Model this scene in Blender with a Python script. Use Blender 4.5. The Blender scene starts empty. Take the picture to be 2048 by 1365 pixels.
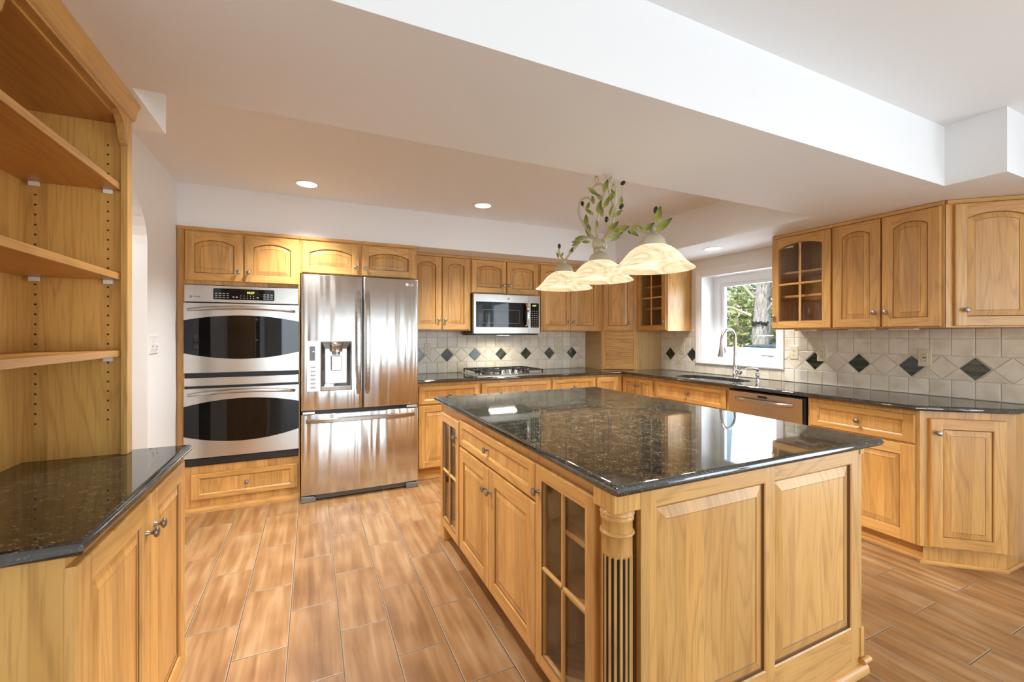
import bpy, bmesh, math, random
from mathutils import Vector, Matrix
from mathutils.geometry import tessellate_polygon
random.seed(7)
PI = math.pi
S = bpy.context.scene
COL = S.collection
R = math.radians

# ------------------------------------------------------------------ camera
HC = 1.32
cd = bpy.data.cameras.new('camera')
cam = bpy.data.objects.new('camera', cd)
COL.objects.link(cam)
cam.location = (0, 0, HC)
cam.rotation_euler = (R(90), 0, -0.43536)
cd.sensor_width = 36.0
cd.lens = 860.4 / 2048 * 36.0
cd.shift_y = -(682.5 - 670.7) / 2048.0
cd.clip_start = 0.02
S.camera = cam

# ------------------------------------------------------------------ exposure
S.view_settings.view_transform = 'Standard'
S.view_settings.look = 'None'
S.view_settings.exposure = 1.22
S.view_settings.gamma = 1.0
S.view_settings.use_curve_mapping = False
cy = S.cycles
cy.use_denoising = True
cy.max_bounces = 8
cy.diffuse_bounces = 5
cy.glossy_bounces = 4
cy.transmission_bounces = 6
cy.transparent_max_bounces = 10
cy.caustics_reflective = False
cy.caustics_refractive = False
cy.sample_clamp_indirect = 6.0

# ------------------------------------------------------------------ sky, sun, daylight at the openings
W = bpy.data.worlds.new('sky')
S.world = W
W.use_nodes = True
wn = W.node_tree.nodes
wl = W.node_tree.links
bg = wn['Background']
st = wn.new('ShaderNodeTexSky')
st.sky_type = 'NISHITA'
st.sun_disc = False
st.sun_elevation = R(48)
st.sun_rotation = R(250)
st.air_density = 1.2
st.dust_density = 2.0
wl.new(st.outputs[0], bg.inputs[0])
bg.inputs[1].default_value = 0.16


def light(name, kind, loc, energy, color=(1, 1, 1), rot=(0, 0, 0), **kw):
    ld = bpy.data.lights.new(name, kind)
    ld.energy = energy
    ld.color = color
    for k, v in kw.items():
        setattr(ld, k, v)
    o = bpy.data.objects.new(name, ld)
    o.location = loc
    o.rotation_euler = rot
    COL.objects.link(o)
    return o


DAY = (0.78, 0.89, 1.0)
sun = light('sun', 'SUN', (0, 0, 6), 1.5, (1.0, 0.95, 0.86), (R(42), 0, R(-75)), angle=R(1.0))
# area lamps added to supply daylight at the near room openings and sink window
light('daylight_rear_door', 'AREA', (1.5, -5.42, 1.1), 88, DAY, (R(102), 0, 0), shape='RECTANGLE', size=3.7, size_y=2.0)
light('daylight_side_door', 'AREA', (4.06, -1.2, 1.1), 46, DAY, (R(100), 0, R(90)), shape='RECTANGLE', size=2.1, size_y=2.0)
light('daylight_fill_sink_window', 'AREA', (4.30, 2.9, 1.6), 16, DAY, (R(85), 0, R(90)), shape='RECTANGLE', size=0.9, size_y=0.9)

# ------------------------------------------------------------------ mesh collecting


class MB:
    def __init__(s):
        s.v, s.f, s.m, s.s = [], [], [], []

    def add(s, vs, fs, mi=0, sm=False):
        b = len(s.v)
        s.v += [tuple(v) for v in vs]
        for f in fs:
            s.f.append([b + i for i in f])
            s.m.append(mi)
            s.s.append(sm)

    def box(s, x0, x1, y0, y1, z0, z1, mi=0):
        s.add([(x0, y0, z0), (x1, y0, z0), (x1, y1, z0), (x0, y1, z0), (x0, y0, z1), (x1, y0, z1), (x1, y1, z1), (x0, y1, z1)],
              [(0, 3, 2, 1), (4, 5, 6, 7), (0, 1, 5, 4), (1, 2, 6, 5), (2, 3, 7, 6), (3, 0, 4, 7)], mi)
        return s

    def loft(s, loops, mi=0, closed=True, cap0=False, cap1=False, sm=False, mis=None):
        n = len(loops[0])
        for k in range(len(loops) - 1):
            a, b = loops[k], loops[k + 1]
            fs = []
            for i in range(n if closed else n - 1):
                j = (i + 1) % n
                fs.append((i, j, n + j, n + i))
            s.add(list(a) + list(b), fs, mis[k] if mis else mi, sm)
        if cap0:
            s.add(loops[0], [tuple(range(n))[::-1]], mis[0] if mis else mi)
        if cap1:
            s.add(loops[-1], [tuple(range(n))], mis[-1] if mis else mi)
        return s

    def tube(s, pts, r, n=8, mi=0, cap=True):
        pts = [Vector(p) for p in pts]
        rs = r if isinstance(r, (list, tuple)) else [r] * len(pts)
        loops = []
        up = None
        for i, p in enumerate(pts):
            t = (pts[min(i + 1, len(pts) - 1)] - pts[max(i - 1, 0)])
            if t.length < 1e-9:
                t = Vector((0, 0, 1))
            t.normalize()
            if up is None:
                up = Vector((0, 0, 1)) if abs(t.z) < 0.9 else Vector((1, 0, 0))
            a = t.cross(up)
            if a.length < 1e-6:
                a = t.orthogonal()
            a.normalize()
            up = a.cross(t).normalized()
            loops.append([p + (a * math.cos(2 * PI * k / n) + up * math.sin(2 * PI * k / n)) * rs[i] for k in range(n)])
        s.loft(loops, mi, True, cap, cap, True)
        return s

    def lathe(s, prof, c=(0, 0, 0), axis='z', n=20, mi=0, cap0=False, cap1=False):
        c = Vector(c)
        loops = []
        for r, h in prof:
            lp = []
            for k in range(n):
                a = 2 * PI * k / n
                x, y = r * math.cos(a), r * math.sin(a)
                lp.append(c + (Vector((x, y, h)) if axis == 'z' else Vector((x, -h, y)) if axis == '-y' else Vector((h, x, y))))
            loops.append(lp)
        s.loft(loops, mi, True, cap0, cap1, True)
        return s

    def prism(s, poly, f0, f1, mi=0):
        """poly: 2D outline; f0, f1: functions mapping (a, b) to a point on either end"""
        n = len(poly)
        a = [f0(*p) for p in poly]
        b = [f1(*p) for p in poly]
        s.loft([a, b], mi)
        tri = tessellate_polygon([[Vector((p[0], p[1], 0)) for p in poly]])
        s.add(a, tri, mi)
        s.add(b, tri, mi)
        return s

    def build(s, name, mats, parent=None, loc=(0, 0, 0), rot=(0, 0, 0), bevel=0, smooth=None, seg=2, weld=True):
        me = bpy.data.meshes.new(name)
        me.from_pydata(s.v, [], s.f)
        for m in (mats if isinstance(mats, (list, tuple)) else [mats]):
            me.materials.append(m)
        for p, mi, sm in zip(me.polygons, s.m, s.s):
            p.material_index = mi
            p.use_smooth = sm or smooth is not None
        bm = bmesh.new()
        bm.from_mesh(me)
        if weld:
            bmesh.ops.remove_doubles(bm, verts=bm.verts, dist=2e-5)
        bmesh.ops.recalc_face_normals(bm, faces=bm.faces)
        bm.to_mesh(me)
        bm.free()
        if any(s.s) or smooth is not None:
            keep = [p.use_smooth for p in me.polygons]
            me.set_sharp_from_angle(angle=R(smooth or 40))
            for p, k in zip(me.polygons, keep):
                p.use_smooth = k
        o = bpy.data.objects.new(name, me)
        COL.objects.link(o)
        if parent is not None:
            o.parent = parent
        o.location = loc
        o.rotation_euler = rot
        if bevel:
            b = o.modifiers.new('edge', 'BEVEL')
            b.width = bevel
            b.segments = seg
            b.limit_method = 'ANGLE'
            b.angle_limit = R(50)
        return o


def tag(o, label, cat, group=None):
    o['label'] = label
    o['category'] = cat
    if group:
        o['group'] = group
    return o


def thing(name, label, cat, loc=(0, 0, 0), rotz=0.0, group=None):
    o = bpy.data.objects.new(name, None)
    o.empty_display_size = 0.1
    COL.objects.link(o)
    o.location = loc
    o.rotation_euler = (0, 0, rotz)
    return tag(o, label, cat, group)


def struct(o):
    o['kind'] = 'structure'
    return o


def inset(poly, d):
    n = len(poly)
    out = []
    for i in range(n):
        p0, p1, p2 = Vector(poly[i - 1]), Vector(poly[i]), Vector(poly[(i + 1) % n])
        e0 = (p1 - p0).normalized()
        e1 = (p2 - p1).normalized()
        n0 = Vector((-e0.y, e0.x))
        n1 = Vector((-e1.y, e1.x))
        k = 1 + n0.dot(n1)
        m = (n0 + n1) / max(k, 0.25)
        out.append(tuple(p1 + m * d))
    return out


def text_mesh(name, body, size, mat, parent, loc, rot, extrude=0.0005, shear=0.0, align='LEFT'):
    cu = bpy.data.curves.new(name, 'FONT')
    cu.body = body
    cu.size = size
    cu.extrude = extrude
    cu.shear = shear
    cu.align_x = align
    t = bpy.data.objects.new(name + '_tmp', cu)
    COL.objects.link(t)
    dg = bpy.context.evaluated_depsgraph_get()
    me = bpy.data.meshes.new_from_object(t.evaluated_get(dg))
    bpy.data.objects.remove(t)
    bpy.data.curves.remove(cu)
    me.materials.clear()
    me.materials.append(mat)
    o = bpy.data.objects.new(name, me)
    COL.objects.link(o)
    o.parent = parent
    o.location = loc
    o.rotation_euler = rot
    return o


# ------------------------------------------------------------------ materials


def mat(name):
    m = bpy.data.materials.new(name)
    m.use_nodes = True
    return m, m.node_tree.nodes, m.node_tree.links, m.node_tree.nodes['Principled BSDF']


def setp(b, **kw):
    for k, v in kw.items():
        b.inputs[k.replace('_', ' ')].default_value = v


def simple(name, col, rough=0.5, metal=0.0, spec=0.5, **kw):
    m, n, l, b = mat(name)
    b.inputs['Base Color'].default_value = (*col, 1)
    b.inputs['Roughness'].default_value = rough
    b.inputs['Metallic'].default_value = metal
    b.inputs['Specular IOR Level'].default_value = spec
    for k, v in kw.items():
        b.inputs[k].default_value = v
    return m


def emit(name, col, strength):
    m, n, l, b = mat(name)
    b.inputs['Base Color'].default_value = (*col, 1)
    b.inputs['Emission Color'].default_value = (*col, 1)
    b.inputs['Emission Strength'].default_value = strength
    return m


def ramp(n, stops):
    r = n.new('ShaderNodeValToRGB')
    e = r.color_ramp.elements
    while len(e) < len(stops):
        e.new(0.5)
    for x, (p, c) in zip(e, stops):
        x.position = p
        x.color = (*c, 1)
    return r


def math_node(n, l, op, a, b=None):
    k = n.new('ShaderNodeMath')
    k.operation = op
    for i, x in enumerate((a, b)):
        if x is None:
            continue
        if isinstance(x, (int, float)):
            k.inputs[i].default_value = x
        else:
            l.new(x, k.inputs[i])
    return k.outputs[0]


def mixc(n, l, fac, a, b, mode='MIX'):
    k = n.new('ShaderNodeMix')
    k.data_type = 'RGBA'
    k.blend_type = mode
    for sock, x in ((k.inputs[0], fac), (k.inputs[6], a), (k.inputs[7], b)):
        if isinstance(x, (int, float)):
            sock.default_value = x
        elif isinstance(x, tuple):
            sock.default_value = (*x, 1)
        else:
            l.new(x, sock)
    return k.outputs[2]


def wood(name, axis, light_c=(0.68, 0.380, 0.120), mid_c=(0.55, 0.260, 0.066), dark_c=(0.23, 0.090, 0.022), stave=0.075, rough=0.33, staves=True, grain=1.0):
    """honey coloured wood, grain along the object's own x, y or z axis"""
    m, n, l, b = mat(name)
    tc = n.new('ShaderNodeTexCoord')
    oi = n.new('ShaderNodeObjectInfo')
    sep = n.new('ShaderNodeSeparateXYZ')
    l.new(tc.outputs['Object'], sep.inputs[0])
    x, y, z = sep.outputs
    along = {'x': x, 'y': y, 'z': z}[axis]
    oth = [q for k, q in zip('xyz', (x, y, z)) if k != axis]
    cross = math_node(n, l, 'ADD', oth[0], math_node(n, l, 'MULTIPLY', oth[1], 0.83))
    rnd = math_node(n, l, 'MULTIPLY', oi.outputs['Random'], 37.0)
    wob = n.new('ShaderNodeTexNoise')
    cmb0 = n.new('ShaderNodeCombineXYZ')
    l.new(math_node(n, l, 'MULTIPLY', along, 1.2), cmb0.inputs[0])
    l.new(rnd, cmb0.inputs[1])
    l.new(cmb0.outputs[0], wob.inputs['Vector'])
    wob.inputs['Scale'].default_value = 1.0
    sidx = math_node(n, l, 'FLOOR', math_node(n, l, 'DIVIDE', math_node(n, l, 'ADD', cross, rnd), stave))
    wh = n.new('ShaderNodeTexWhiteNoise')
    wh.noise_dimensions = '1D'
    l.new(sidx, wh.inputs['W'])
    soff = math_node(n, l, 'MULTIPLY', wh.outputs['Value'], 9.0 if staves else 0.0)
    cmb = n.new('ShaderNodeCombineXYZ')
    l.new(math_node(n, l, 'ADD', math_node(n, l, 'MULTIPLY', cross, 8.0), rnd), cmb.inputs[0])
    l.new(math_node(n, l, 'ADD', math_node(n, l, 'MULTIPLY', along, 0.8), soff), cmb.inputs[1])
    l.new(math_node(n, l, 'MULTIPLY', oi.outputs['Random'], 11.0), cmb.inputs[2])
    n1 = n.new('ShaderNodeTexNoise')
    n1.inputs['Scale'].default_value = 1.0
    n1.inputs['Detail'].default_value = 1.5
    n1.inputs['Distortion'].default_value = 0.35
    l.new(cmb.outputs[0], n1.inputs['Vector'])
    ring = math_node(n, l, 'SINE', math_node(n, l, 'MULTIPLY', n1.outputs['Fac'], 62.0))
    ring = math_node(n, l, 'POWER', math_node(n, l, 'ADD', math_node(n, l, 'MULTIPLY', ring, 0.5), 0.5), 5.0)
    cmb2 = n.new('ShaderNodeCombineXYZ')
    l.new(math_node(n, l, 'ADD', math_node(n, l, 'MULTIPLY', cross, 170.0), rnd), cmb2.inputs[0])
    l.new(math_node(n, l, 'ADD', math_node(n, l, 'MULTIPLY', along, 6.0), soff), cmb2.inputs[1])
    pore = n.new('ShaderNodeTexNoise')
    pore.inputs['Scale'].default_value = 1.0
    pore.inputs['Detail'].default_value = 3.0
    l.new(cmb2.outputs[0], pore.inputs['Vector'])
    pr = ramp(n, [(0.50, (0, 0, 0)), (0.74, (1, 1, 1))])
    l.new(pore.outputs['Fac'], pr.inputs[0])
    cmb3 = n.new('ShaderNodeCombineXYZ')
    l.new(math_node(n, l, 'ADD', math_node(n, l, 'MULTIPLY', cross, 5.0), rnd), cmb3.inputs[0])
    l.new(math_node(n, l, 'ADD', math_node(n, l, 'MULTIPLY', along, 0.9), soff), cmb3.inputs[1])
    big = n.new('ShaderNodeTexNoise')
    big.inputs['Scale'].default_value = 1.3
    big.inputs['Detail'].default_value = 2.0
    l.new(cmb3.outputs[0], big.inputs['Vector'])
    bgr = ramp(n, [(0.38, (0, 0, 0)), (0.72, (1, 1, 1))])
    l.new(big.outputs['Fac'], bgr.inputs[0])
    c = mixc(n, l, math_node(n, l, 'MULTIPLY', bgr.outputs[0], 0.75), light_c, mid_c)
    c = mixc(n, l, math_node(n, l, 'MULTIPLY', ring, 0.24 * grain), c, dark_c)
    c = mixc(n, l, math_node(n, l, 'MULTIPLY', pr.outputs[0], 0.38 * grain), c, dark_c)
    if staves:
        tone = math_node(n, l, 'ADD', math_node(n, l, 'MULTIPLY', wh.outputs['Value'], 0.26), 0.86)
    else:
        tone = math_node(n, l, 'ADD', math_node(n, l, 'MULTIPLY', oi.outputs['Random'], 0.10), 0.94)
    hs = n.new('ShaderNodeHueSaturation')
    l.new(tone, hs.inputs['Value'])
    l.new(c, hs.inputs['Color'])
    l.new(hs.outputs[0], b.inputs['Base Color'])
    b.inputs['Roughness'].default_value = rough
    b.inputs['Specular IOR Level'].default_value = 0.45
    return m


WZ = wood('wood_upright_grain', 'z')
WX = wood('wood_level_grain', 'x', staves=False)
WY = wood('wood_depth_grain', 'y', staves=False)
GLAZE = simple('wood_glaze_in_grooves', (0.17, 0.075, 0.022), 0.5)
WOOD = [WZ, WX, GLAZE, WY]
WIN = wood('cabinet_interior', 'z', (0.62, 0.36, 0.13), (0.52, 0.28, 0.09), grain=0.7, rough=0.5)
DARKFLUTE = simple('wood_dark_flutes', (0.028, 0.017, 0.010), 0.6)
OAK = wood('pale_oak_veneer', 'z', (0.62, 0.42, 0.19), (0.50, 0.31, 0.12), (0.30, 0.16, 0.06), staves=False, rough=0.45)
HATCH = wood('bookcase_wood', 'z', (0.64, 0.365, 0.10), (0.51, 0.26, 0.06), (0.24, 0.10, 0.025), stave=0.11)
HATCHY = wood('bookcase_wood_level', 'y', (0.60, 0.32, 0.09), (0.46, 0.22, 0.05), (0.26, 0.10, 0.025), staves=False)


def paint(name, col, rough=0.6):
    m, n, l, b = mat(name)
    tc = n.new('ShaderNodeTexCoord')
    ns = n.new('ShaderNodeTexNoise')
    ns.inputs['Scale'].default_value = 90
    ns.inputs['Detail'].default_value = 2
    l.new(tc.outputs['Object'], ns.inputs['Vector'])
    bp = n.new('ShaderNodeBump')
    bp.inputs['Strength'].default_value = 0.03
    l.new(ns.outputs['Fac'], bp.inputs['Height'])
    l.new(bp.outputs[0], b.inputs['Normal'])
    b.inputs['Base Color'].default_value = (*col, 1)
    b.inputs['Roughness'].default_value = rough
    b.inputs['Specular IOR Level'].default_value = 0.25
    return m


WALLP = paint('wall_paint', (0.83, 0.82, 0.80))
CEILP = paint('ceiling_paint', (0.87, 0.87, 0.87), 0.75)
TRIMP = simple('trim_white', (0.86, 0.85, 0.84), 0.35)
VINYL = simple('window_vinyl_white', (0.85, 0.86, 0.87), 0.3)


def granite():
    m, n, l, b = mat('dark_granite')
    tc = n.new('ShaderNodeTexCoord')
    v1 = n.new('ShaderNodeTexVoronoi')
    v1.inputs['Scale'].default_value = 260
    l.new(tc.outputs['Object'], v1.inputs['Vector'])
    r1 = ramp(n, [(0.0, (0.010, 0.011, 0.010)), (0.62, (0.014, 0.015, 0.012)), (0.82, (0.040, 0.035, 0.021)), (0.93, (0.13, 0.105, 0.055)), (1.0, (0.12, 0.135, 0.14))])
    s = n.new('ShaderNodeSeparateColor')
    l.new(v1.outputs['Color'], s.inputs[0])
    l.new(s.outputs[0], r1.inputs[0])
    ns = n.new('ShaderNodeTexNoise')
    ns.inputs['Scale'].default_value = 28
    ns.inputs['Detail'].default_value = 5
    l.new(tc.outputs['Object'], ns.inputs['Vector'])
    r2 = ramp(n, [(0.36, (0, 0, 0)), (0.60, (1, 1, 1))])
    l.new(ns.outputs['Fac'], r2.inputs[0])
    c = mixc(n, l, r2.outputs[0], (0.011, 0.012, 0.011), r1.outputs[0])
    l.new(c, b.inputs['Base Color'])
    b.inputs['Roughness'].default_value = 0.035
    b.inputs['IOR'].default_value = 1.95
    return m


GRAN = granite()


def steel(name, col=(0.60, 0.585, 0.56), rough=0.24, wave=0.0, brush='x'):
    m, n, l, b = mat(name)
    tc = n.new('ShaderNodeTexCoord')
    mp = n.new('ShaderNodeMapping')
    mp.inputs['Scale'].default_value = (2, 2, 400) if brush == 'x' else (400, 2, 2)
    l.new(tc.outputs['Object'], mp.inputs[0])
    ns = n.new('ShaderNodeTexNoise')
    ns.inputs['Scale'].default_value = 1
    ns.inputs['Detail'].default_value = 3
    l.new(mp.outputs[0], ns.inputs['Vector'])
    mr = n.new('ShaderNodeMapRange')
    mr.inputs['To Min'].default_value = rough * 0.75
    mr.inputs['To Max'].default_value = rough * 1.25
    l.new(ns.outputs['Fac'], mr.inputs[0])
    l.new(mr.outputs[0], b.inputs['Roughness'])
    b.inputs['Metallic'].default_value = 1
    b.inputs['Base Color'].default_value = (*col, 1)
    bp = n.new('ShaderNodeBump')
    bp.inputs['Strength'].default_value = 0.0 if wave else 0.02
    bp.inputs['Distance'].default_value = 0.002
    l.new(ns.outputs['Fac'], bp.inputs['Height'])
    if wave:
        tg = n.new('ShaderNodeTangent')
        tg.direction_type = 'RADIAL'
        tg.axis = 'Z'
        l.new(tg.outputs[0], b.inputs['Tangent'])
        b.inputs['Anisotropic'].default_value = 0.75
        b.inputs['Anisotropic Rotation'].default_value = 0.25
        mp2 = n.new('ShaderNodeMapping')
        mp2.inputs['Scale'].default_value = (13.0, 1, 0.7)
        l.new(tc.outputs['Object'], mp2.inputs[0])
        n2 = n.new('ShaderNodeTexNoise')
        n2.inputs['Scale'].default_value = 1.0
        n2.inputs['Detail'].default_value = 1.0
        n2.inputs['Distortion'].default_value = 0.3
        l.new(mp2.outputs[0], n2.inputs['Vector'])
        b2 = n.new('ShaderNodeBump')
        b2.inputs['Strength'].default_value = 1.0
        b2.inputs['Distance'].default_value = wave
        l.new(n2.outputs['Fac'], b2.inputs['Height'])
        l.new(bp.outputs[0], b2.inputs['Normal'])
        l.new(b2.outputs[0], b.inputs['Normal'])
    else:
        l.new(bp.outputs[0], b.inputs['Normal'])
    return m


STEEL = steel('brushed_steel')
FRIDGE = steel('refrigerator_steel', (0.66, 0.65, 0.635), 0.20, wave=0.009)
NICKEL = steel('satin_nickel', (0.50, 0.465, 0.43), 0.27)
PEWTER = simple('pewter', (0.33, 0.30, 0.275), 0.33, 1.0)
CHROME = simple('polished_chrome', (0.72, 0.72, 0.72), 0.09, 1.0)
SINKST = steel('sink_steel', (0.62, 0.62, 0.62), 0.25)
BLACKG = simple('black_glass', (0.005, 0.005, 0.005), 0.03, 0, 0.4)
BLACKP = simple('black_plastic', (0.012, 0.012, 0.012), 0.35)
GREYP = simple('grey_plastic', (0.16, 0.165, 0.17), 0.45)
LGREY = simple('light_grey_plastic', (0.42, 0.42, 0.42), 0.35)
IRON = simple('cast_iron', (0.018, 0.016, 0.015), 0.5)
IVORY = simple('ivory_plastic', (0.72, 0.65, 0.46), 0.35)
WHITEPL = simple('white_plastic', (0.82, 0.81, 0.79), 0.35)
SLOT = simple('outlet_slot', (0.03, 0.025, 0.02), 0.5)
CLEARPL = simple('clear_plastic', (0.82, 0.79, 0.74), 0.15)
GREENLED = emit('green_display_digits', (0.45, 0.75, 0.10), 1.2)
KEYMARK = simple('keypad_marks', (0.45, 0.45, 0.45), 0.5)
LOGOD = simple('emblem_dark', (0.06, 0.055, 0.05), 0.3)
LOGOW = simple('emblem_pale', (0.85, 0.85, 0.84), 0.25)


def clear_glass(name, tint=(1, 1, 1), rough=0.0, ior=1.45):
    m, n, l, b = mat(name)
    n.remove(b)
    out = n['Material Output']
    tr = n.new('ShaderNodeBsdfTransparent')
    tr.inputs[0].default_value = (*tint, 1)
    gl = n.new('ShaderNodeBsdfGlossy')
    gl.inputs['Roughness'].default_value = rough
    lw = n.new('ShaderNodeLayerWeight')
    lw.inputs['Blend'].default_value = 0.5
    fr = math_node(n, l, 'ADD', math_node(n, l, 'MULTIPLY', math_node(n, l, 'POWER', lw.outputs['Facing'], 5.0), 0.9), 0.04)
    mx = n.new('ShaderNodeMixShader')
    l.new(fr, mx.inputs[0])
    l.new(tr.outputs[0], mx.inputs[1])
    l.new(gl.outputs[0], mx.inputs[2])
    l.new(mx.outputs[0], out.inputs[0])
    return m


GLASS = clear_glass('cabinet_glass', (0.95, 0.95, 0.94))
WGLASS = clear_glass('window_glass', (0.97, 0.98, 0.98))


def floor_mat():
    m, n, l, b = mat('wood_look_floor_tile')
    tc = n.new('ShaderNodeTexCoord')
    sep = n.new('ShaderNodeSeparateXYZ')
    l.new(tc.outputs['Object'], sep.inputs[0])
    cmb = n.new('ShaderNodeCombineXYZ')
    l.new(math_node(n, l, 'ADD', sep.outputs[1], 20 * 0.506 - 0.788 - 0.0), cmb.inputs[0])
    l.new(math_node(n, l, 'ADD', sep.outputs[0], 0.710 + 40 * 0.2062), cmb.inputs[1])
    br = n.new('ShaderNodeTexBrick')
    br.offset = 0.5
    br.offset_frequency = 2
    br.inputs['Scale'].default_value = 1.0
    br.inputs['Brick Width'].default_value = 0.506
    br.inputs['Row Height'].default_value = 0.2062
    br.inputs['Mortar Size'].default_value = 0.0022
    br.inputs['Mortar Smooth'].default_value = 0.1
    br.inputs['Color1'].default_value = (0, 0, 0, 1)
    br.inputs['Color2'].default_value = (1, 1, 1, 1)
    br.inputs['Mortar'].default_value = (0.5, 0.5, 0.5, 1)
    l.new(cmb.outputs[0], br.inputs['Vector'])
    br2 = n.new('ShaderNodeTexBrick')
    br2.offset = 0.5
    br2.offset_frequency = 2
    for k in ('Scale', 'Brick Width', 'Row Height'):
        br2.inputs[k].default_value = br.inputs[k].default_value
    br2.inputs['Mortar Size'].default_value = 0.0062
    br2.inputs['Mortar Smooth'].default_value = 0.6
    l.new(cmb.outputs[0], br2.inputs['Vector'])
    rnd = n.new('ShaderNodeSeparateColor')
    l.new(br.outputs['Color'], rnd.inputs[0])
    off = math_node(n, l, 'MULTIPLY', rnd.outputs[0], 13.0)
    cm = n.new('ShaderNodeCombineXYZ')
    l.new(math_node(n, l, 'ADD', math_node(n, l, 'MULTIPLY', sep.outputs[0], 26.0), off), cm.inputs[0])
    l.new(math_node(n, l, 'MULTIPLY', sep.outputs[1], 2.2), cm.inputs[1])
    l.new(off, cm.inputs[2])
    n1 = n.new('ShaderNodeTexNoise')
    n1.inputs['Scale'].default_value = 1.0
    n1.inputs['Detail'].default_value = 5.0
    n1.inputs['Distortion'].default_value = 0.4
    l.new(cm.outputs[0], n1.inputs['Vector'])
    cm2 = n.new('ShaderNodeCombineXYZ')
    l.new(math_node(n, l, 'ADD', math_node(n, l, 'MULTIPLY', sep.outputs[0], 5.0), off), cm2.inputs[0])
    l.new(math_node(n, l, 'MULTIPLY', sep.outputs[1], 3.4), cm2.inputs[1])
    n2 = n.new('ShaderNodeTexNoise')
    n2.inputs['Scale'].default_value = 1.0
    n2.inputs['Detail'].default_value = 2.0
    l.new(cm2.outputs[0], n2.inputs['Vector'])
    f = math_node(n, l, 'ADD', math_node(n, l, 'MULTIPLY', n1.outputs['Fac'], 0.62), math_node(n, l, 'MULTIPLY', n2.outputs['Fac'], 0.38))
    f = math_node(n, l, 'ADD', f, math_node(n, l, 'MULTIPLY', rnd.outputs[0], 0.10))
    r = ramp(n, [(0.36, (0.190, 0.086, 0.030)), (0.50, (0.275, 0.136, 0.050)), (0.60, (0.345, 0.190, 0.080)), (0.74, (0.43, 0.275, 0.150))])
    l.new(f, r.inputs[0])
    edge = mixc(n, l, br2.outputs['Fac'], r.outputs[0], (0.42, 0.29, 0.17))
    c = mixc(n, l, br.outputs['Fac'], edge, (0.085, 0.065, 0.045))
    l.new(c, b.inputs['Base Color'])
    b.inputs['Roughness'].default_value = 0.36
    b.inputs['Specular IOR Level'].default_value = 0.5
    bp = n.new('ShaderNodeBump')
    bp.inputs['Strength'].default_value = 0.5
    bp.inputs['Distance'].default_value = 0.003
    inv = math_node(n, l, 'SUBTRACT', 1.0, br2.outputs['Fac'])
    l.new(inv, bp.inputs['Height'])
    l.new(bp.outputs[0], b.inputs['Normal'])
    return m


def tile_mat(name, cols, rough, scale, spread=0.12):
    m, n, l, b = mat(name)
    tc = n.new('ShaderNodeTexCoord')
    g = n.new('ShaderNodeNewGeometry')
    ns = n.new('ShaderNodeTexNoise')
    ns.inputs['Scale'].default_value = scale
    ns.inputs['Detail'].default_value = 5
    mp = n.new('ShaderNodeMapping')
    l.new(tc.outputs['Object'], mp.inputs[0])
    cm = n.new('ShaderNodeCombineXYZ')
    l.new(math_node(n, l, 'MULTIPLY', g.outputs['Random Per Island'], 30.0), cm.inputs[0])
    l.new(cm.outputs[0], mp.inputs['Location'])
    l.new(mp.outputs[0], ns.inputs['Vector'])
    r = ramp(n, [(0.35 + 0.12 * i, c) for i, c in enumerate(cols)])
    l.new(ns.outputs['Fac'], r.inputs[0])
    hs = n.new('ShaderNodeHueSaturation')
    l.new(math_node(n, l, 'ADD', math_node(n, l, 'MULTIPLY', g.outputs['Random Per Island'], spread), 1 - spread / 2), hs.inputs['Value'])
    l.new(r.outputs[0], hs.inputs['Color'])
    l.new(hs.outputs[0], b.inputs['Base Color'])
    b.inputs['Roughness'].default_value = rough
    return m


TILE = tile_mat('cream_stone_tile', [(0.70, 0.61, 0.46), (0.78, 0.70, 0.56), (0.83, 0.76, 0.64)], 0.35, 9)
GROUT = simple('pale_grout', (0.70, 0.66, 0.58), 0.8)


def diamond_mat():
    m, n, l, b = mat('striped_green_glass_tile')
    tc = n.new('ShaderNodeTexCoord')
    g = n.new('ShaderNodeNewGeometry')
    mp = n.new('ShaderNodeMapping')
    mp.inputs['Rotation'].default_value = (0, R(45), 0)
    l.new(tc.outputs['Object'], mp.inputs[0])
    mp2 = n.new('ShaderNodeMapping')
    mp2.inputs['Scale'].default_value = (2, 2, 60)
    l.new(mp.outputs[0], mp2.inputs[0])
    cm = n.new('ShaderNodeCombineXYZ')
    l.new(math_node(n, l, 'MULTIPLY', g.outputs['Random Per Island'], 30.0), cm.inputs[2])
    l.new(cm.outputs[0], mp2.inputs['Location'])
    ns = n.new('ShaderNodeTexNoise')
    ns.inputs['Scale'].default_value = 1
    ns.inputs['Detail'].default_value = 3
    l.new(mp2.outputs[0], ns.inputs['Vector'])
    r = ramp(n, [(0.36, (0.006, 0.010, 0.006)), (0.52, (0.022, 0.032, 0.016)), (0.62, (0.075, 0.065, 0.018)), (0.75, (0.03, 0.05, 0.035))])
    l.new(ns.outputs['Fac'], r.inputs[0])
    l.new(r.outputs[0], b.inputs['Base Color'])
    b.inputs['Roughness'].default_value = 0.12
    b.inputs['Specular IOR Level'].default_value = 0.7
    return m


DIAM = diamond_mat()
FLOORM = floor_mat()
# ================================================================== the room
ZL, ZH = 2.125, 2.445
YB, XL, XR = 4.50, -0.897, 3.78


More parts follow.
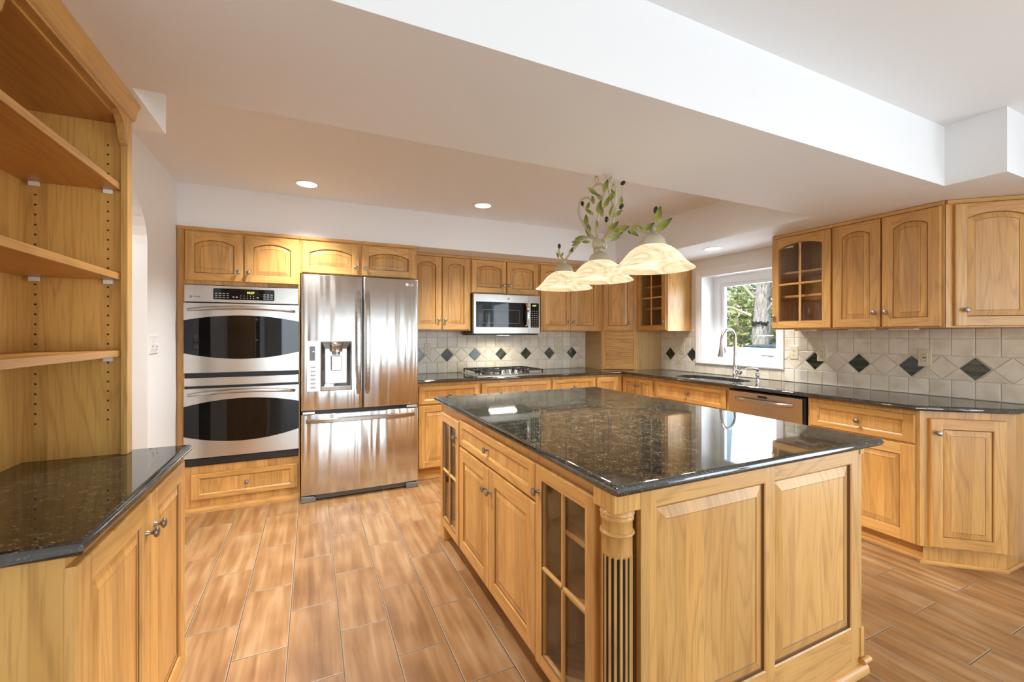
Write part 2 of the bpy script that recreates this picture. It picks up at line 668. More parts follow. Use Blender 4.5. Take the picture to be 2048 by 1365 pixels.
def wall_panel(outline, holes, f0, f1, mb=None):
    """flat wall with holes: outline and holes as 2D loops, f0/f1 place either face"""
    mb = mb or MB()
    loops = [outline] + holes
    flat = [p for lp in loops for p in lp]
    tri = tessellate_polygon([[Vector((p[0], p[1], 0)) for p in lp] for lp in loops])
    mb.add([f0(*p) for p in flat], tri)
    mb.add([f1(*p) for p in flat], tri)
    for lp in loops:
        mb.loft([[f0(*p) for p in lp], [f1(*p) for p in lp]])
    return mb


def rect(a0, a1, b0, b1):
    return [(a0, b0), (a1, b0), (a1, b1), (a0, b1)]


fl = MB().box(-2.6, 4.03, -5.4, 4.65, -0.06, 0.0).build('floor', FLOORM)
struct(fl)
struct(MB().box(-2.6, 4.03, -5.4, 4.65, ZH, ZH + 0.08).build('ceiling', CEILP))
dc = MB()
dc.box(XL - 0.01, 3.095, 1.12, 1.79, ZL, ZH + 0.01)
dc.box(XL - 0.01, -0.53, 1.79, 2.145, ZL, ZH + 0.01)
dc.box(3.095, XR + 0.01, 0.89, YB + 0.01, ZL, ZH + 0.01)
dc.box(XL - 0.01, 3.095, 3.895, YB + 0.01, ZL, ZH + 0.01)
struct(dc.build('ceiling_dropped', CEILP))
struct(MB().box(-2.7, XR + 0.25, YB, YB + 0.12, 0, ZH).build('wall_back', WALLP))
# left wall with an arched opening
arch = [(2.15, 0), (2.15, 1.864)]
for k in range(1, 20):
    a = PI - PI * k / 20
    arch.append((2.71 + 0.56 * math.cos(a), 1.864 + 0.336 * math.sin(a)))
arch += [(3.27, 1.864), (3.27, 0)]
out = [(-5.4, 0)] + arch + [(YB + 0.12, 0), (YB + 0.12, ZH), (-5.4, ZH)]
mb = MB()
mb.prism(out, lambda a, b: (XL, a, b), lambda a, b: (XL - 0.15, a, b))
struct(mb.build('wall_left', WALLP))
struct(MB().box(-2.7, -2.6, -5.4, 4.65, 0, ZH).build('wall_hall', WALLP))
light('hall_fill_light', 'POINT', (-1.8, 3.0, 2.2), 22, (1.0, .97, .93), shadow_soft_size=.15)  # added fill light, unseen, keeps the closed-off hall behind the arch bright
# right wall: window over the sink, glazed door nearer the viewer
WY0, WY1, WZ0, WZ1 = 2.486, 3.314, 1.077, 1.947
mb = wall_panel(rect(-5.4, YB + 0.12, 0, ZH), [rect(WY0, WY1, WZ0, WZ1), rect(-2.3, -0.1, 0.02, 2.15)],
                lambda a, b: (XR, a, b), lambda a, b: (XR + 0.25, a, b))
struct(mb.build('wall_right', WALLP))
mb = wall_panel(rect(-2.7, XR + 0.25, 0, ZH), [rect(-0.4, 3.4, 0.02, 2.15)],
                lambda a, b: (a, -5.22, b), lambda a, b: (a, -5.37, b))
struct(mb.build('wall_rear', WALLP))


def frame_mb(a0, a1, b0, b1, w, c0, c1, place, mb=None, splits=()):
    """rectangular frame of bar width w, depth c0..c1; place(a, b, c) -> point"""
    mb = mb or MB()

    def bx(p0, p1, q0, q1):
        mb.add([place(*p) for p in [(p0, q0, c0), (p1, q0, c0), (p1, q1, c0), (p0, q1, c0), (p0, q0, c1), (p1, q0, c1), (p1, q1, c1), (p0, q1, c1)]],
               [(0, 3, 2, 1), (4, 5, 6, 7), (0, 1, 5, 4), (1, 2, 6, 5), (2, 3, 7, 6), (3, 0, 4, 7)])
    bx(a0, a1, b0, b0 + w)
    bx(a0, a1, b1 - w, b1)
    bx(a0, a0 + w, b0 + w, b1 - w)
    bx(a1 - w, a1, b0 + w, b1 - w)
    for s in splits:
        bx(s - w / 2, s + w / 2, b0 + w, b1 - w)
    return mb


def window_root(name, loc):
    o = bpy.data.objects.new(name, None)
    COL.objects.link(o)
    o.location = loc
    return struct(o)


w1 = window_root('window_1', (XR, 2.9, 1.0))
rel = lambda a, b, c: (c - XR, a - 2.9, b - 1.0)
# casing with mitred profile
mb = MB()
co = [(2.427, 1.012), (3.387, 1.012), (3.387, 2.008), (2.427, 2.008)]
prof = [(0.0, 0.001), (0.0, 0.018), (0.012, 0.022), (0.045, 0.017), (0.058, 0.012), (0.071, 0.010), (0.071, 0.001)]
loops = []
for d, h in prof:
    q = inset(co, d)
    loops.append([rel(a, b, XR - h) for a, b in q])
mb.loft(loops)
mb.build('casing', TRIMP, w1)
mb = MB()
jq = inset(rect(WY0, WY1, WZ0, WZ1), 0.003)
for (a, b) in zip(jq, jq[1:] + jq[:1]):
    mb.add([rel(a[0], a[1], XR - 0.009), rel(b[0], b[1], XR - 0.009), rel(b[0], b[1], 3.96), rel(a[0], a[1], 3.96)], [(0, 1, 2, 3)])
mb.build('jamb', TRIMP, w1)
frame_mb(WY0, WY1, WZ0, WZ1, 0.078, 3.955, 4.02, rel).build('window_frame', VINYL, w1, bevel=0.003)
frame_mb(WY0 + 0.076, WY1 - 0.076, WZ0 + 0.07, WZ1 - 0.07, 0.045, 3.975, 4.01, rel).build('sash', VINYL, w1, bevel=0.003)
MB().box(3.99 - XR, 3.995 - XR, WY0 + 0.12 - 2.9, WY1 - 0.12 - 2.9, WZ0 + 0.11 - 1, WZ1 - 0.11 - 1).build('glass_pane', WGLASS, w1)
mb = MB()
mb.box(0.158, 0.175, 2.66 - 2.9, 2.76 - 2.9, 1.118 - 1, 1.126 - 1)
mb.box(0.150, 0.175, 2.64 - 2.9, 2.68 - 2.9, 1.113 - 1, 1.122 - 1)
mb.build('window_latch', GREYP, w1)

# glazed openings of the near room (behind and beside the viewer)
w2 = window_root('window_2', (1.5, -5.24, 0))
pl = lambda a, b, c: (a - 1.5, c + 5.24, b)
frame_mb(-0.4, 3.4, 0.02, 2.15, 0.07, -5.32, -5.25, pl, splits=(0.55, 1.5, 2.45)).build('window_frame', VINYL, w2)
MB().box(-0.35 - 1.5, 3.35 - 1.5, -0.055, -0.05, 0.06, 2.1).build('glass_pane', WGLASS, w2)
w3 = window_root('window_3', (XR, -1.2, 0))
pl = lambda a, b, c: (c - XR, a + 1.2, b)
frame_mb(-2.3, -0.1, 0.02, 2.15, 0.07, 3.80, 3.87, pl, splits=(-1.2,)).build('window_frame', VINYL, w3)
MB().box(0.055, 0.06, -1.05, 1.05, 0.06, 2.1).build('glass_pane', WGLASS, w3)

# ================================================================== outside the sink window
GROUND = tile_mat('lawn_and_leaf_litter', [(0.10, 0.13, 0.04), (0.20, 0.20, 0.07), (0.28, 0.22, 0.12)], 0.9, 1.5)
struct(MB().box(4.1, 40, -20, 45, -0.25, -0.15).build('ground', GROUND))


def bark_mat():
    m, n, l, b = mat('pale_bark')
    tc = n.new('ShaderNodeTexCoord')
    ns = n.new('ShaderNodeTexNoise')
    ns.inputs['Scale'].default_value = 9
    ns.inputs['Detail'].default_value = 6
    mp = n.new('ShaderNodeMapping')
    mp.inputs['Scale'].default_value = (3.0, 3.0, 0.8)
    l.new(tc.outputs['Object'], mp.inputs[0])
    l.new(mp.outputs[0], ns.inputs['Vector'])
    r = ramp(n, [(0.30, (0.10, 0.09, 0.08)), (0.42, (0.34, 0.31, 0.28)), (0.6, (0.50, 0.47, 0.43)), (0.75, (0.60, 0.57, 0.53))])
    l.new(ns.outputs['Fac'], r.inputs[0])
    l.new(r.outputs[0], b.inputs['Base Color'])
    b.inputs['Roughness'].default_value = 0.9
    bp = n.new('ShaderNodeBump')
    bp.inputs['Distance'].default_value = 0.03
    l.new(ns.outputs['Fac'], bp.inputs['Height'])
    l.new(bp.outputs[0], b.inputs['Normal'])
    return m


BARK = bark_mat()
SCAR = simple('dark_bark_scar', (0.03, 0.025, 0.022), 0.95)
TWIG = simple('pale_twig', (0.46, 0.42, 0.36), 0.9)


def leaf_mat(name, a, b_):
    m, n, l, b = mat(name)
    g = n.new('ShaderNodeNewGeometry')
    r = ramp(n, [(0.0, a), (1.0, b_)])
    l.new(g.outputs['Random Per Island'], r.inputs[0])
    l.new(r.outputs[0], b.inputs['Base Color'])
    b.inputs['Roughness'].default_value = 0.6
    return m


def foliage(name, mat_, parent, c, rad, n, size):
    rng = random.Random(len(name) * 13 + n + int(c[0] * 10))
    mb = MB()
    for _ in range(n):
        while True:
            p = Vector((rng.uniform(-1, 1), rng.uniform(-1, 1), rng.uniform(-1, 1)))
            if 0.25 < p.length < 1:
                break
        p = Vector((p.x * rad[0], p.y * rad[1], p.z * rad[2])) + Vector(c)
        u = Vector((rng.gauss(0, 1), rng.gauss(0, 1), rng.gauss(0, 1))).normalized()
        v = u.orthogonal().normalized()
        s = size * rng.uniform(0.5, 1.3)
        mb.add([p - u * s, p + v * s * 0.5, p + u * s, p - v * s * 0.5], [(0, 1, 2, 3)])
    return mb.build(name, mat_, parent, weld=False)


t = thing('tree', 'large pale grey tree trunk outside the sink window', 'tree', (9.0, 6.35, -0.15))
mb = MB()
rng = random.Random(3)
loops = []
for k in range(26):
    z = k * 0.18
    cx, cy_ = 0.05 * math.sin(z * 1.3), -0.11 * max(0, z - 1.3) - 0.02 * math.sin(z * 2)
    rr = 0.165 - 0.006 * z + (0.028 if 7 < k < 11 else 0)
    loops.append([(cx + math.cos(a) * rr * (1 + rng.uniform(-.07, .07)), cy_ + math.sin(a) * rr * (1 + rng.uniform(-.07, .07)), z) for a in [2 * PI * q / 14 for q in range(14)]])
mb.loft(loops, 0, True, True, True, True)
mb.build('trunk', BARK, t, smooth=60)
for (z, yy, w) in ((1.72, -0.05, 0.20), (2.72, -0.16, 0.17)):
    mb = MB()
    for k in range(17):
        a = PI * 0.65 + PI * 0.75 * k / 16
        rr = 0.195 if z < 2 else 0.16
        mb.lathe([(0.0, 0.008), (0.022, 0.006), (0.032, 0)], (math.cos(a) * (rr - .015), yy - .02 + math.sin(a) * (rr - .015), z + rng.uniform(-.035, .035)), 'x', 7)
    mb.build('bark_scar', SCAR, t)
br = [((-.1, .1, 1.9), (-.2, .5, 2.1), (-.2, .8, 2.15), (-.2, 1.1, 2.6)), ((0, .1, 2.3), (-.1, .4, 2.7), (-.1, .5, 3.2)), ((0, -.2, 2.0), (-.1, -.5, 2.3), (-.1, -.55, 2.9)),
      ((-.2, .8, 2.15), (-.25, .95, 2.3), (-.25, .95, 2.9))]
for b_ in br:
    MB().tube(b_, [0.035, 0.025, 0.02, 0.01][:len(b_)], 7).build('branch', TWIG, t)

LEAFS = [leaf_mat('spring_green_leaves', (0.30, 0.34, 0.09), (0.14, 0.20, 0.05)), leaf_mat('evergreen_leaves', (0.13, 0.19, 0.07), (0.05, 0.09, 0.03)),
         leaf_mat('yellow_green_leaves', (0.55, 0.52, 0.12), (0.30, 0.34, 0.08))]
shr = [('evergreen_tree', 'broad dark evergreen beyond the pale trunk, right in the window', (13.0, 7.5, -.15), (0, 0, 1.6), (1.0, 1.0, 1.7), 1400, .12, 1),
       ('leafy_tree', 'spring green tree filling the left of the sink window view', (13.0, 9.75, -.15), (0, 0, 1.7), (1.0, 1.1, 1.4), 1300, .12, 0),
       ('leafy_tree', 'thin pale green tree just left of the trunk outside', (16.0, 10.2, -.15), (0, 0, 3.1), (1.3, 2.2, 1.5), 900, .13, 0),
       ('shrub', 'yellow green shrub low at the left outside the sink window', (7.5, 5.75, -.15), (0, 0, .85), (0.5, .5, .5), 500, .055, 2),
       ('evergreen_tree', 'dark evergreen far behind the spring green tree outside', (19.5, 14.5, -.15), (0, 0, 2.2), (1.6, 4.0, 2.3), 1500, .20, 1)]
for nm, lab, loc, c, rad, n_, sz, mi in shr:
    r_ = thing(nm, lab, 'shrub' if nm == 'shrub' else 'tree', loc)
    foliage('foliage', LEAFS[mi], r_, c, rad, n_, sz)
    mb = MB().tube([(0, 0, 0), (0.05, 0, c[2] * .6), (0, 0, c[2] + rad[2] * .6)], [0.06, 0.045, 0.02], 7)
    rng = random.Random(n_)
    for k in range(6):
        a = rng.uniform(0, 2 * PI)
        z0 = c[2] * rng.uniform(.4, .9)
        mb.tube([(0, 0, z0), (math.cos(a) * rad[0] * .5, math.sin(a) * rad[1] * .5, z0 + .4), (math.cos(a) * rad[0], math.sin(a) * rad[1], z0 + rng.uniform(.6, 1.1))], [.03, .02, .008], 6)
    mb.build('stem', TWIG, r_)
# covered grill on the patio
COVER = simple('blue_grey_cover', (0.10, 0.13, 0.15), 0.55)
mb = MB()
sec = [(-.02, 0), (-.02, 1.19), (.0, 1.23), (.17, 1.335), (.22, 1.345), (1.0, 1.35), (1.05, 1.34), (1.24, 1.21), (1.26, 1.17), (1.26, 0)]
for x0, x1 in ((-.3, .3),):
    a = [(x0, -p[0], p[1] * (1 if p[1] < 1.23 else .985)) for p in sec]
    b_ = [(x0 + .08, -p[0], p[1]) for p in sec]
    c_ = [(x1 - .08, -p[0], p[1]) for p in sec]
    d_ = [(x1, -p[0], p[1] * (1 if p[1] < 1.23 else .985)) for p in sec]
    mb.loft([a, b_, c_, d_], 0, True, True, True)
tag(mb.build('grill_cover', COVER, None, (5.5, 4.05, -0.15), smooth=35), 'blue grey sloping cover standing outside the sink window', 'cover')
# ================================================================== cabinet joinery


def opening(w, h, sw, rw, arch):
    """outline (x, z) of the panel opening, counter-clockwise, arched at the top if asked"""
    p = [(sw, rw), (w - sw, rw)]
    zt = h - rw
    if arch:
        zs = zt - arch
        for k in range(13):
            a = k / 12.0
            x = (w - sw) + (2 * sw - w) * a
            u = 2 * a - 1
            p.append((x, zs + arch * (1 - abs(u) ** 2.2)))
    else:
        p += [(w - sw, zt), (sw, zt)]
    return p


def door_mb(w, h, arch=0.03, sw=0.056, rw=None, t=0.02, kind='raised'):
    rw = rw or sw
    mb = MB()
    c = 0.005
    op = opening(w, h, sw, rw, arch)
    P = lambda p, d: (p[0], -t + d, p[1])
    R0 = [(0, 0), (w, 0), (w, h), (0, h)]
    R1 = inset(R0, c)
    mb.loft([[P(p, t) for p in R0], [P(p, c) for p in R0]], 0)
    mb.loft([[P(p, c) for p in R0], [P(p, 0.0018) for p in inset(R0, 0.0015)]], 0)
    mb.loft([[P(p, 0.0018) for p in inset(R0, 0.0015)], [P(p, 0) for p in R1]], 0)
    F = lambda x, z: P((x, z), 0)
    a0, a1 = c, w - c
    mb.add([F(a0, c), F(sw, c), F(sw, h - c), F(a0, h - c)], [(0, 1, 2, 3)], 0)
    mb.add([F(w - sw, c), F(a1, c), F(a1, h - c), F(w - sw, h - c)], [(0, 1, 2, 3)], 0)
    mb.add([F(sw, c), F(w - sw, c), F(w - sw, rw), F(sw, rw)], [(0, 1, 2, 3)], 1)
    top = op[2:]
    for i in range(len(top) - 1):
        (xa, za), (xb, zb) = top[i], top[i + 1]
        mb.add([F(xb, zb), F(xa, za), F(xa, h - c), F(xb, h - c)], [(0, 1, 2, 3)], 1)
    if arch:
        xs = [p for p in op if abs(p[0] - (w - sw)) < 1e-6 or abs(p[0] - sw) < 1e-6]
    o1, o2 = inset(op, 0.002), inset(op, 0.006)
    if kind == 'raised':
        bw = min(0.030, w * 0.12)
        o3, o4 = inset(op, 0.006 + bw), inset(op, 0.0078 + bw)
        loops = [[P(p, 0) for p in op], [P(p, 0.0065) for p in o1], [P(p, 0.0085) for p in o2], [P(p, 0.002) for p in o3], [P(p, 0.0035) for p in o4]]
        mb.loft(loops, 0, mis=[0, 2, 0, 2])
        last = loops[-1]
        mb.add(last, tessellate_polygon([[Vector((p[0], p[1], 0)) for p in o4]]), 0)
    elif kind == 'flat':
        o3 = inset(op, 0.010)
        loops = [[P(p, 0) for p in op], [P(p, 0.004) for p in inset(op, 0.006)], [P(p, 0.008) for p in o3], [P(p, 0.0085) for p in inset(op, 0.0115)]]
        mb.loft(loops, 1, mis=[1, 1, 2])
        mb.add(loops[-1], tessellate_polygon([[Vector((p[0], p[1], 0)) for p in o3]]), 0)
    else:
        o3 = inset(op, 0.005)
        loops = [[P(p, 0) for p in op], [P(p, 0.005) for p in o3], [P(p, t) for p in o3]]
        mb.loft(loops, 0, mis=[2, 0])
    if kind != 'glass':
        mb.add([P(p, t) for p in R0], [(0, 1, 2, 3)], 0)
    return mb


KPROF = [(0.0, 0.0), (0.0075, 0.0), (0.0070, 0.003), (0.0052, 0.006), (0.0050, 0.013), (0.0075, 0.017), (0.0135, 0.0195), (0.0150, 0.0225), (0.0140, 0.0265), (0.0085, 0.0295), (0.0, 0.0303)]


def knob(parent, x, z, y=-0.02, name='knob'):
    return MB().lathe(KPROF, (0, 0, 0), '-y', 16).build(name, PEWTER, parent, (x, y, z))


def door(parent, x, z, w, h, kn=None, arch=0.03, kind='raised', name='door', y=0.0, sw=0.056, rw=None, bars=(0, 0.5)):
    """one door or drawer front on the plane y of its cabinet; kn: knob position on it"""
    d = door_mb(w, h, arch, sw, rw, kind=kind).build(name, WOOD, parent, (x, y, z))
    if kind == 'glass':
        op = opening(w, h, sw, rw or sw, arch)
        g = MB()
        g.prism(inset(op, 0.002), lambda a, b: (a, -0.0085, b), lambda a, b: (a, -0.0055, b))
        g.build('glass_pane', GLASS, d)
        m = MB()
        top = max(p[1] for p in op)
        rw_ = rw or sw

        def bar(x0, x1, z0, z1):
            cx = [(-0.0175, .004), (-0.0195, .0005), (-0.0195, 0), ]
            hor = (x1 - x0) > (z1 - z0)
            mid = (z0 + z1) / 2 if hor else (x0 + x1) / 2
            hw = 0.0085
            pro = [(-hw, -0.009), (-hw, -0.0135), (-hw * .45, -0.0185), (hw * .45, -0.0185), (hw, -0.0135), (hw, -0.009)]
            if hor:
                m.loft([[(x0, d_, mid + o_) for o_, d_ in pro], [(x1, d_, mid + o_) for o_, d_ in pro]], 1, True, True, True)
            else:
                m.loft([[(mid + o_, d_, z0) for o_, d_ in pro], [(mid + o_, d_, z1) for o_, d_ in pro]], 0, True, True, True)
        bar(w / 2, w / 2, rw_ - .002, top)
        zz = rw_ + (top - rw_) * bars[1]
        bar(sw - .002, w - sw + .002, zz, zz)
        m.build('muntin', WOOD, d)
    if kn:
        knob(d, kn[0], kn[1])
    return d


def drawer(parent, x, z, w, h, kn=True, name='drawer', y=0.0):
    d = door_mb(w, h, 0, min(0.05, w * .2), min(0.034, h * 0.27), kind='flat').build(name, WOOD, parent, (x, y, z))
    if kn:
        knob(d, w / 2, h / 2, y=-0.0115)
    return d


def body_closed(parent, w, h, d, z=0.0, x=0.0, name='carcass', toe=0.0, toe_in=0.0, crown=0.0):
    mb = MB().box(x, x + w, 0, d, z + toe, z + h)
    o = mb.build(name, WOOD, parent, bevel=0.0012)
    if toe:
        MB().box(x, x + w, toe_in, d, z, z + toe).build('toe_kick', [WX, WX, GLAZE, WY], parent)
        mb = MB()
        pr = [(0, 0), (0, 0.018), (-.006, 0.016), (-.012, 0.009), (-.013, 0)]
        mb.loft([[(x, toe_in + a, z + b) for a, b in pr], [(x + w, toe_in + a, z + b) for a, b in pr]], 0, True, True, True)
        mb.build('shoe_molding', WX, parent)
    if crown:
        MB().box(x, x + w, -0.012, 0.03, z + h - crown, z + h + 0.002).build('top_molding', WX, parent, bevel=0.004)
    return o


def body_open(parent, w, h, d, shelves, z=0.0, fw=0.03, mats=None):
    """open carcass with a face frame, to be closed by a glass door"""
    mats = mats or [WIN, WX, GLAZE, WY]
    t = 0.018
    mb = MB()
    mb.box(0, t, 0.019, d, z, z + h)
    mb.box(w - t, w, 0.019, d, z, z + h)
    mb.box(t, w - t, 0.019, d, z, z + t)
    mb.box(t, w - t, 0.019, d, z + h - t, z + h)
    mb.box(t, w - t, d - 0.008, d, z + t, z + h - t)
    mb.build('carcass', mats, parent)
    fb = MB()
    fb.box(0, fw, 0, 0.019, z, z + h, 0)
    fb.box(w - fw, w, 0, 0.019, z, z + h, 0)
    fb.box(fw, w - fw, 0, 0.019, z, z + fw, 1)
    fb.box(fw, w - fw, 0, 0.019, z + h - fw, z + h, 1)
    fb.build('face_frame', WOOD, parent)
    for s in shelves:
        MB().box(t + .001, w - t - .001, 0.05, d - 0.01, s, s + 0.018, 1).build('shelf', WOOD, parent, bevel=0.002)


# ---------------------------------------------------------------- back wall, tall and upper units
ZU, ZT = 1.365, 2.121
YT = 3.88
# double oven cabinet: the carcass leaves the oven bay and the drawer
oc = thing('oven_cabinet', 'tall honey wood cabinet with drawer and two arched doors housing the double oven', 'cabinet', (-0.893, YT, 0))
WO = 0.806
mb = MB()
mb.box(0, 0.045, 0, .60, 0.0, ZT)
mb.box(WO - 0.012, WO, 0, .60, 0.0, ZT)
mb.box(0.045, WO - .012, 0, .60, 1.697, ZT)
mb.box(0.045, WO - .012, 0, .60, 0.0, 0.345)
mb.box(0.045, WO - .012, .58, .60, 0.345, 1.697)
mb.build('carcass', WOOD, oc, bevel=0.0012)
MB().box(-.001, WO, -0.012, 0.03, ZT - .024, ZT + .002).build('top_molding', WX, oc, bevel=0.004)
mb = MB()
pr = [(0, 0), (0, 0.045), (-.008, 0.042), (-.018, 0.02), (-.02, 0)]
mb.loft([[(0, a, b) for a, b in pr], [(WO, a, b) for a, b in pr]], 0, True, True, True)
mb.build('base_molding', WX, oc)
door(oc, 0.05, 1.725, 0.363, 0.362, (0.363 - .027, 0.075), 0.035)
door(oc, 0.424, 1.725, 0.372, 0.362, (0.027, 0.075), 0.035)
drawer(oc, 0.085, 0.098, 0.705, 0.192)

fc = thing('refrigerator_cabinet', 'honey wood cabinet with two low arched doors above the refrigerator', 'cabinet', (-0.086, YT, 1.824))
body_closed(fc, 0.941, ZT - 1.824, 0.60, crown=0.024)
door(fc, 0.012, 0.003, 0.438, 0.258, (0.438 - .027, 0.062), 0.035)
door(fc, 0.472, 0.003, 0.450, 0.258, (0.027, 0.062), 0.035)

YU = 4.175
u1 = thing('upper_cabinet', 'two-door arched wall cabinet between the refrigerator and the microwave', 'cabinet', (0.862, YU, ZU), 0)
body_closed(u1, 0.610, ZT - ZU, 0.318, crown=0.022)
door(u1, 0.008, 0.008, 0.293, 0.722, (0.293 - .027, 0.095))
door(u1, 0.311, 0.008, 0.283, 0.722, (0.027, 0.095))
u2 = thing('upper_cabinet', 'short two-door wall cabinet directly above the microwave', 'cabinet', (1.474, YU, 1.752), 0)
body_closed(u2, 0.786, ZT - 1.752, 0.318, crown=0.022)
door(u2, 0.008, 0.006, 0.384, 0.338, (0.384 - .027, 0.085))
door(u2, 0.402, 0.006, 0.372, 0.338, (0.027, 0.085))
u3 = thing('upper_cabinet', 'two-door wall cabinet right of the microwave behind the hanging lamp', 'cabinet', (2.262, YU, ZU), 0)
body_closed(u3, 0.843, ZT - ZU, 0.318, crown=0.022)
door(u3, 0.020, 0.008, 0.388, 0.722, (0.388 - .027, 0.095))
door(u3, 0.414, 0.008, 0.372, 0.722, (0.027, 0.095))

# corner unit: diagonal upper with the appliance garage below
CA, CB = Vector((3.107, 4.175)), Vector((3.43, 3.906))
cw = (CB - CA).length
cang = math.atan2(CB.y - CA.y, CB.x - CA.x)
pent = [(3.107, 4.495), (3.107, 4.175), (3.43, 3.906), (3.775, 3.906), (3.775, 4.495)]


def in_local(pts, org, ang):
    c_, s_ = math.cos(-ang), math.sin(-ang)
    return [((x - org.x) * c_ - (y - org.y) * s_, (x - org.x) * s_ + (y - org.y) * c_) for x, y in pts]


pl_ = in_local(pent, CA, cang)
cu_ = thing('corner_cabinet', 'diagonal single-door wall cabinet in the far corner above the roll-front garage', 'cabinet', (CA.x, CA.y, ZU), cang)
mb = MB()
mb.prism(pl_, lambda a, b: (a, b, 0), lambda a, b: (a, b, ZT - ZU))
mb.build('carcass', WOOD, cu_, bevel=0.0012)
door(cu_, 0.025, 0.008, 0.335, 0.722, (0.335 - .027, 0.095))
MB().box(0.014, cw - .014, -0.010, 0.02, ZT - ZU - .022, ZT - ZU + .002).build('top_molding', WX, cu_, bevel=0.004)
ga = thing('appliance_garage', 'appliance garage with slatted roll front standing in the counter corner', 'cabinet', (CA.x, CA.y, 0.9145), cang)
hg = ZU - 0.9165
q = pl_
for (a, b), m_ in (((q[0], q[1]), 0), ((q[2], q[3]), 0)):
    va, vb = Vector(a), Vector(b)
    dirv = (vb - va).normalized()
    nv = Vector((-dirv.y, dirv.x)) * 0.018
    base = [va, vb, vb + nv, va + nv]
    mb = MB().prism([tuple(p) for p in base], lambda x, y: (x, y, 0), lambda x, y: (x, y, hg))
    mb.build('side_panel', OAK, ga)
fb = MB()
fb.box(0.0, 0.050, 0, 0.019, 0, hg, 0)
fb.box(cw - 0.050, cw, 0, 0.019, 0, hg, 0)
fb.box(0.050, cw - .050, 0, 0.019, hg - 0.085, hg, 1)
fb.build('face_frame', WOOD, ga, bevel=0.0015)
MB().box(0.045, cw - .045, -0.012, 0.004, hg - 0.045, hg - 0.010).build('valance', WX, ga, bevel=0.004)
mb = MB()
zz = 0.004
while zz < hg - 0.085:
    mb.box(0.05, cw - .05, 0.010, 0.018, zz, min(zz + 0.0215, hg - .083))
    zz += 0.022
mb.build('roll_front', WX, ga, bevel=0.002)
MB().box(0.05, cw - .05, 0.004, 0.018, 0.002, 0.045).build('pull_rail', WX, ga, bevel=0.003)

# ---------------------------------------------------------------- right wall uppers (local x runs toward the viewer)
XU = 3.43
RW = -PI / 2
g1 = thing('glass_cabinet', 'glass-door wall cabinet between the far corner and the window', 'cabinet', (XU, 3.904, ZU), RW)
body_open(g1, 0.457, ZT - ZU, 0.345, (0.245, 0.49), mats=[WZ, WX, GLAZE, WY])
door(g1, 0.008, 0.008, 0.434, 0.722, (0.434 - .022, 0.095), 0.03, 'glass', sw=0.055)
MB().box(0, .457, -0.012, 0.03, ZT - ZU - .022, ZT - ZU + .002).build('top_molding', WX, g1, bevel=0.004)
g2 = thing('glass_cabinet', 'four-pane glass-door wall cabinet right of the window', 'cabinet', (XU, 2.297, ZU), RW)
body_open(g2, 0.452, ZT - ZU, 0.345, (0.255, 0.445), mats=[WZ, WX, GLAZE, WY])
door(g2, 0.004, 0.008, 0.436, 0.722, (0.022, 0.095), 0.035, 'glass', sw=0.055, bars=(0, .48))
MB().box(0, .452, -0.012, 0.03, ZT - ZU - .022, ZT - ZU + .002).build('top_molding', WX, g2, bevel=0.004)
u4 = thing('upper_cabinet', 'two-door arched wall cabinet on the right wall between glass door and angled end', 'cabinet', (XU, 1.845, ZU), RW)
body_closed(u4, 0.605, ZT - ZU, 0.345, crown=0.022)
door(u4, 0.002, 0.008, 0.287, 0.722, (0.287 - .027, 0.095))
door(u4, 0.298, 0.008, 0.293, 0.722, (0.027, 0.095))
DA = Vector((3.43, 1.237))
dang = -R(42)
dl = (3.775 - DA.x) / math.cos(dang)
u5 = thing('angled_cabinet', 'angled single-door wall cabinet at the right end of the upper run', 'cabinet', (DA.x, DA.y, ZU), dang)
pent = [(3.43, 1.237), (3.775, 1.237 - math.tan(R(42)) * .345), (3.775, 1.237)]
mb = MB()
mb.prism(in_local(pent, DA, dang), lambda a, b: (a, b, 0), lambda a, b: (a, b, ZT - ZU))
mb.build('carcass', WOOD, u5, bevel=0.0012)
door(u5, 0.036, 0.008, 0.385, 0.722, (0.045, 0.095))
MB().box(0.004, dl - .03, -0.012, 0.02, ZT - ZU - .022, ZT - ZU + .002).build('top_molding', WX, u5, bevel=0.004)
for i, (yy, lab) in enumerate(((2.10, 'slim white light under the glass cabinet right of the window'), (1.72, 'slim white light under the left door of the right wall cabinet'), (1.48, 'slim white light under the right door of the right wall cabinet'))):
    tag(MB().box(3.50, 3.56, yy - .07, yy + .07, ZU - .012, ZU - .0005).build('under_cabinet_light', WHITEPL, bevel=0.003), lab, 'light', 'under cabinet lights')

# ---------------------------------------------------------------- base run, back wall
YBF, HB, TOE = 3.882, 0.8835, 0.10
b1 = thing('base_cabinet', 'drawer and door base cabinet right beside the refrigerator', 'cabinet', (0.862, YBF, 0))
body_closed(b1, 0.605, HB, 0.612, toe=TOE, toe_in=0.035)
drawer(b1, 0.008, 0.690, 0.588, 0.162)
door(b1, 0.008, 0.112, 0.588, 0.565, (0.588 - .03, 0.50), 0)
b2 = thing('cooktop_cabinet', 'wide base cabinet with blank drawer front under the gas cooktop', 'cabinet', (1.468, YBF, 0))
body_closed(b2, 0.780, HB, 0.612, toe=TOE, toe_in=0.035)
drawer(b2, 0.010, 0.690, 0.760, 0.165, kn=False, name='drawer_front')
door(b2, 0.010, 0.112, 0.376, 0.565, (0.346, 0.50), 0)
door(b2, 0.394, 0.112, 0.376, 0.565, (0.03, 0.50), 0)
b3 = thing('base_cabinet', 'drawer base cabinet right of the cooktop', 'cabinet', (2.249, YBF, 0))
body_closed(b3, 0.560, HB, 0.612, toe=TOE, toe_in=0.035)
drawer(b3, 0.012, 0.690, 0.536, 0.165)
door(b3, 0.012, 0.112, 0.536, 0.565, (0.506, 0.50), 0)
